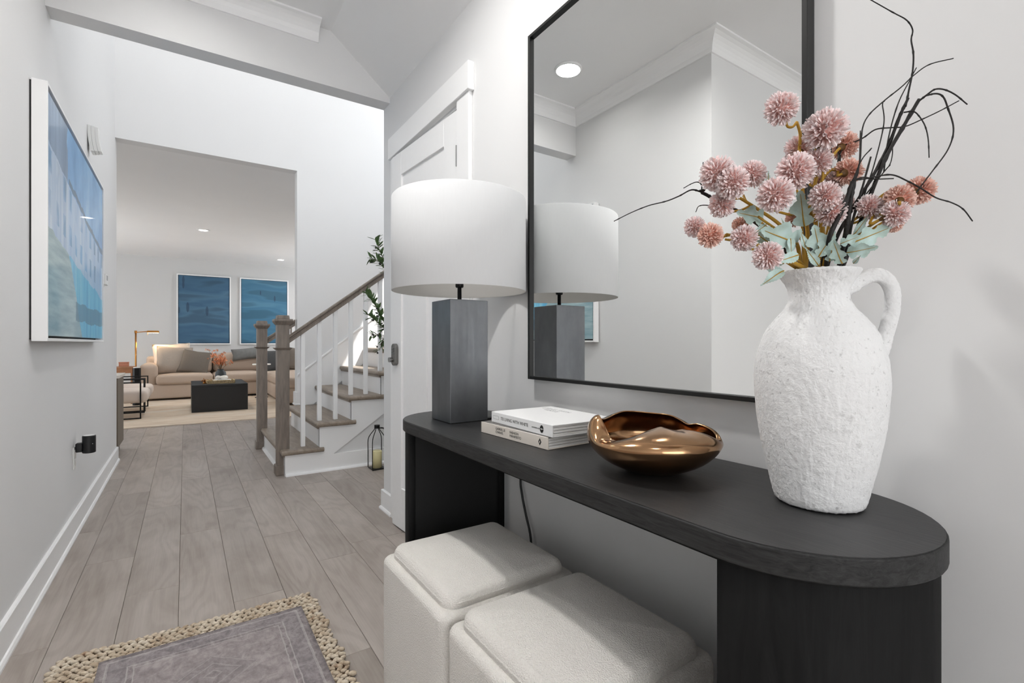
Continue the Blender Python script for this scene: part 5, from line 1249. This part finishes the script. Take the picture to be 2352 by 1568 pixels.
# armchairs with black bar frames
def armchair(y0, y1, label):
    x1 = -0.48; x0 = x1 - 0.78; t = 0.016; c = empty('armchair', ((x0 + x1) / 2, (y0 + y1) / 2, 0.0125)); tag(c, label, 'armchair', 'armchairs facing the coffee table')
    def p(mb, n, mat='black_metal', **kw): return rel(mb.build(n, mat, None, **kw), c)
    for y in (y0, y1 - t):
        p(MB().box(x1 - t, x1, y, y + t, 0.0125, 0.50), 'front_leg'); p(MB().box(x0, x0 + t, y, y + t, 0.0125, 0.50), 'rear_leg')
        p(MB().box(x0 + t, x1 - t, y, y + t, 0.50 - t, 0.50), 'arm_bar'); p(MB().box(x0 + t, x1 - t, y, y + t, 0.0125, 0.0125 + t), 'floor_bar')
    p(MB().box(x1 - 0.35, x1 - 0.35 + t, y0 + t, y1 - t, 0.20, 0.20 + t), 'cross_bar'); p(MB().box(x0 + 0.1, x0 + 0.1 + t, y0 + t, y1 - t, 0.20, 0.20 + t), 'cross_bar')
    p(cushion_box(x0 + 0.02, x1 + 0.07, y0 + 0.02, y1 - 0.02, 0.216, 0.40, 0.06, 0.02), 'seat_cushion', 'cream_fabric', smooth=True)
    b = p(cushion_box(x0 - 0.10, x0 + 0.12, y0 + 0.02, y1 - 0.02, 0.30, 0.80, 0.06, 0.01), 'back_cushion', 'cream_fabric', smooth=True)
    return c
armchair(8.06, 8.76, 'nearer cream armchair with a black bar frame in the living room')
armchair(8.90, 9.58, 'farther cream armchair with a black bar frame beside the end table')
cyl = empty('black_canister', (-0.645, 9.86, 0.013)); tag(cyl, 'tall black canister table with pale top behind the armchairs', 'side table')
MB().lathe([(0, 0), (0.055, 0), (0.055, 0.60), (0, 0.60)], 24).build('canister_body', 'black_metal', cyl, bevel=0.003); MB().lathe([(0, 0.601), (0.045, 0.601), (0.045, 0.612), (0, 0.612)], 20).build('top_disc', 'ceramic_white', cyl)
cb = empty('sideboard', (-0.95, 5.75, 0)); tag(cb, 'grey-brown wooden sideboard just inside the living room opening at left', 'cabinet')
def cbp(mb, n, mat='cabinet_wood', **kw): return rel(mb.build(n, mat, None, **kw), cb)
cbp(MB().box(-1.45, -0.492, 5.50, 5.98, 0.08, 0.70), 'cabinet_body', bevel=0.003); cbp(MB().box(-1.47, -0.480, 5.48, 6.0, 0.70, 0.725), 'worktop', 'book_ivory', bevel=0.003); cbp(MB().box(-1.42, -0.52, 5.54, 5.95, 0.0, 0.08), 'plinth', 'table_black')
for k in range(2):
    dr_ = cbp(MB().box(-1.44 + 0.475 * k, -0.975 + 0.475 * k, 5.98, 5.998, 0.10, 0.68), 'cabinet_door', bevel=0.002); rel(MB().tube([(-0.99 + 0.06 * k, 6.008, 0.40), (-0.99 + 0.06 * k, 6.008, 0.50)], 0.005, 8).build('handle', 'black_metal', None), dr_)
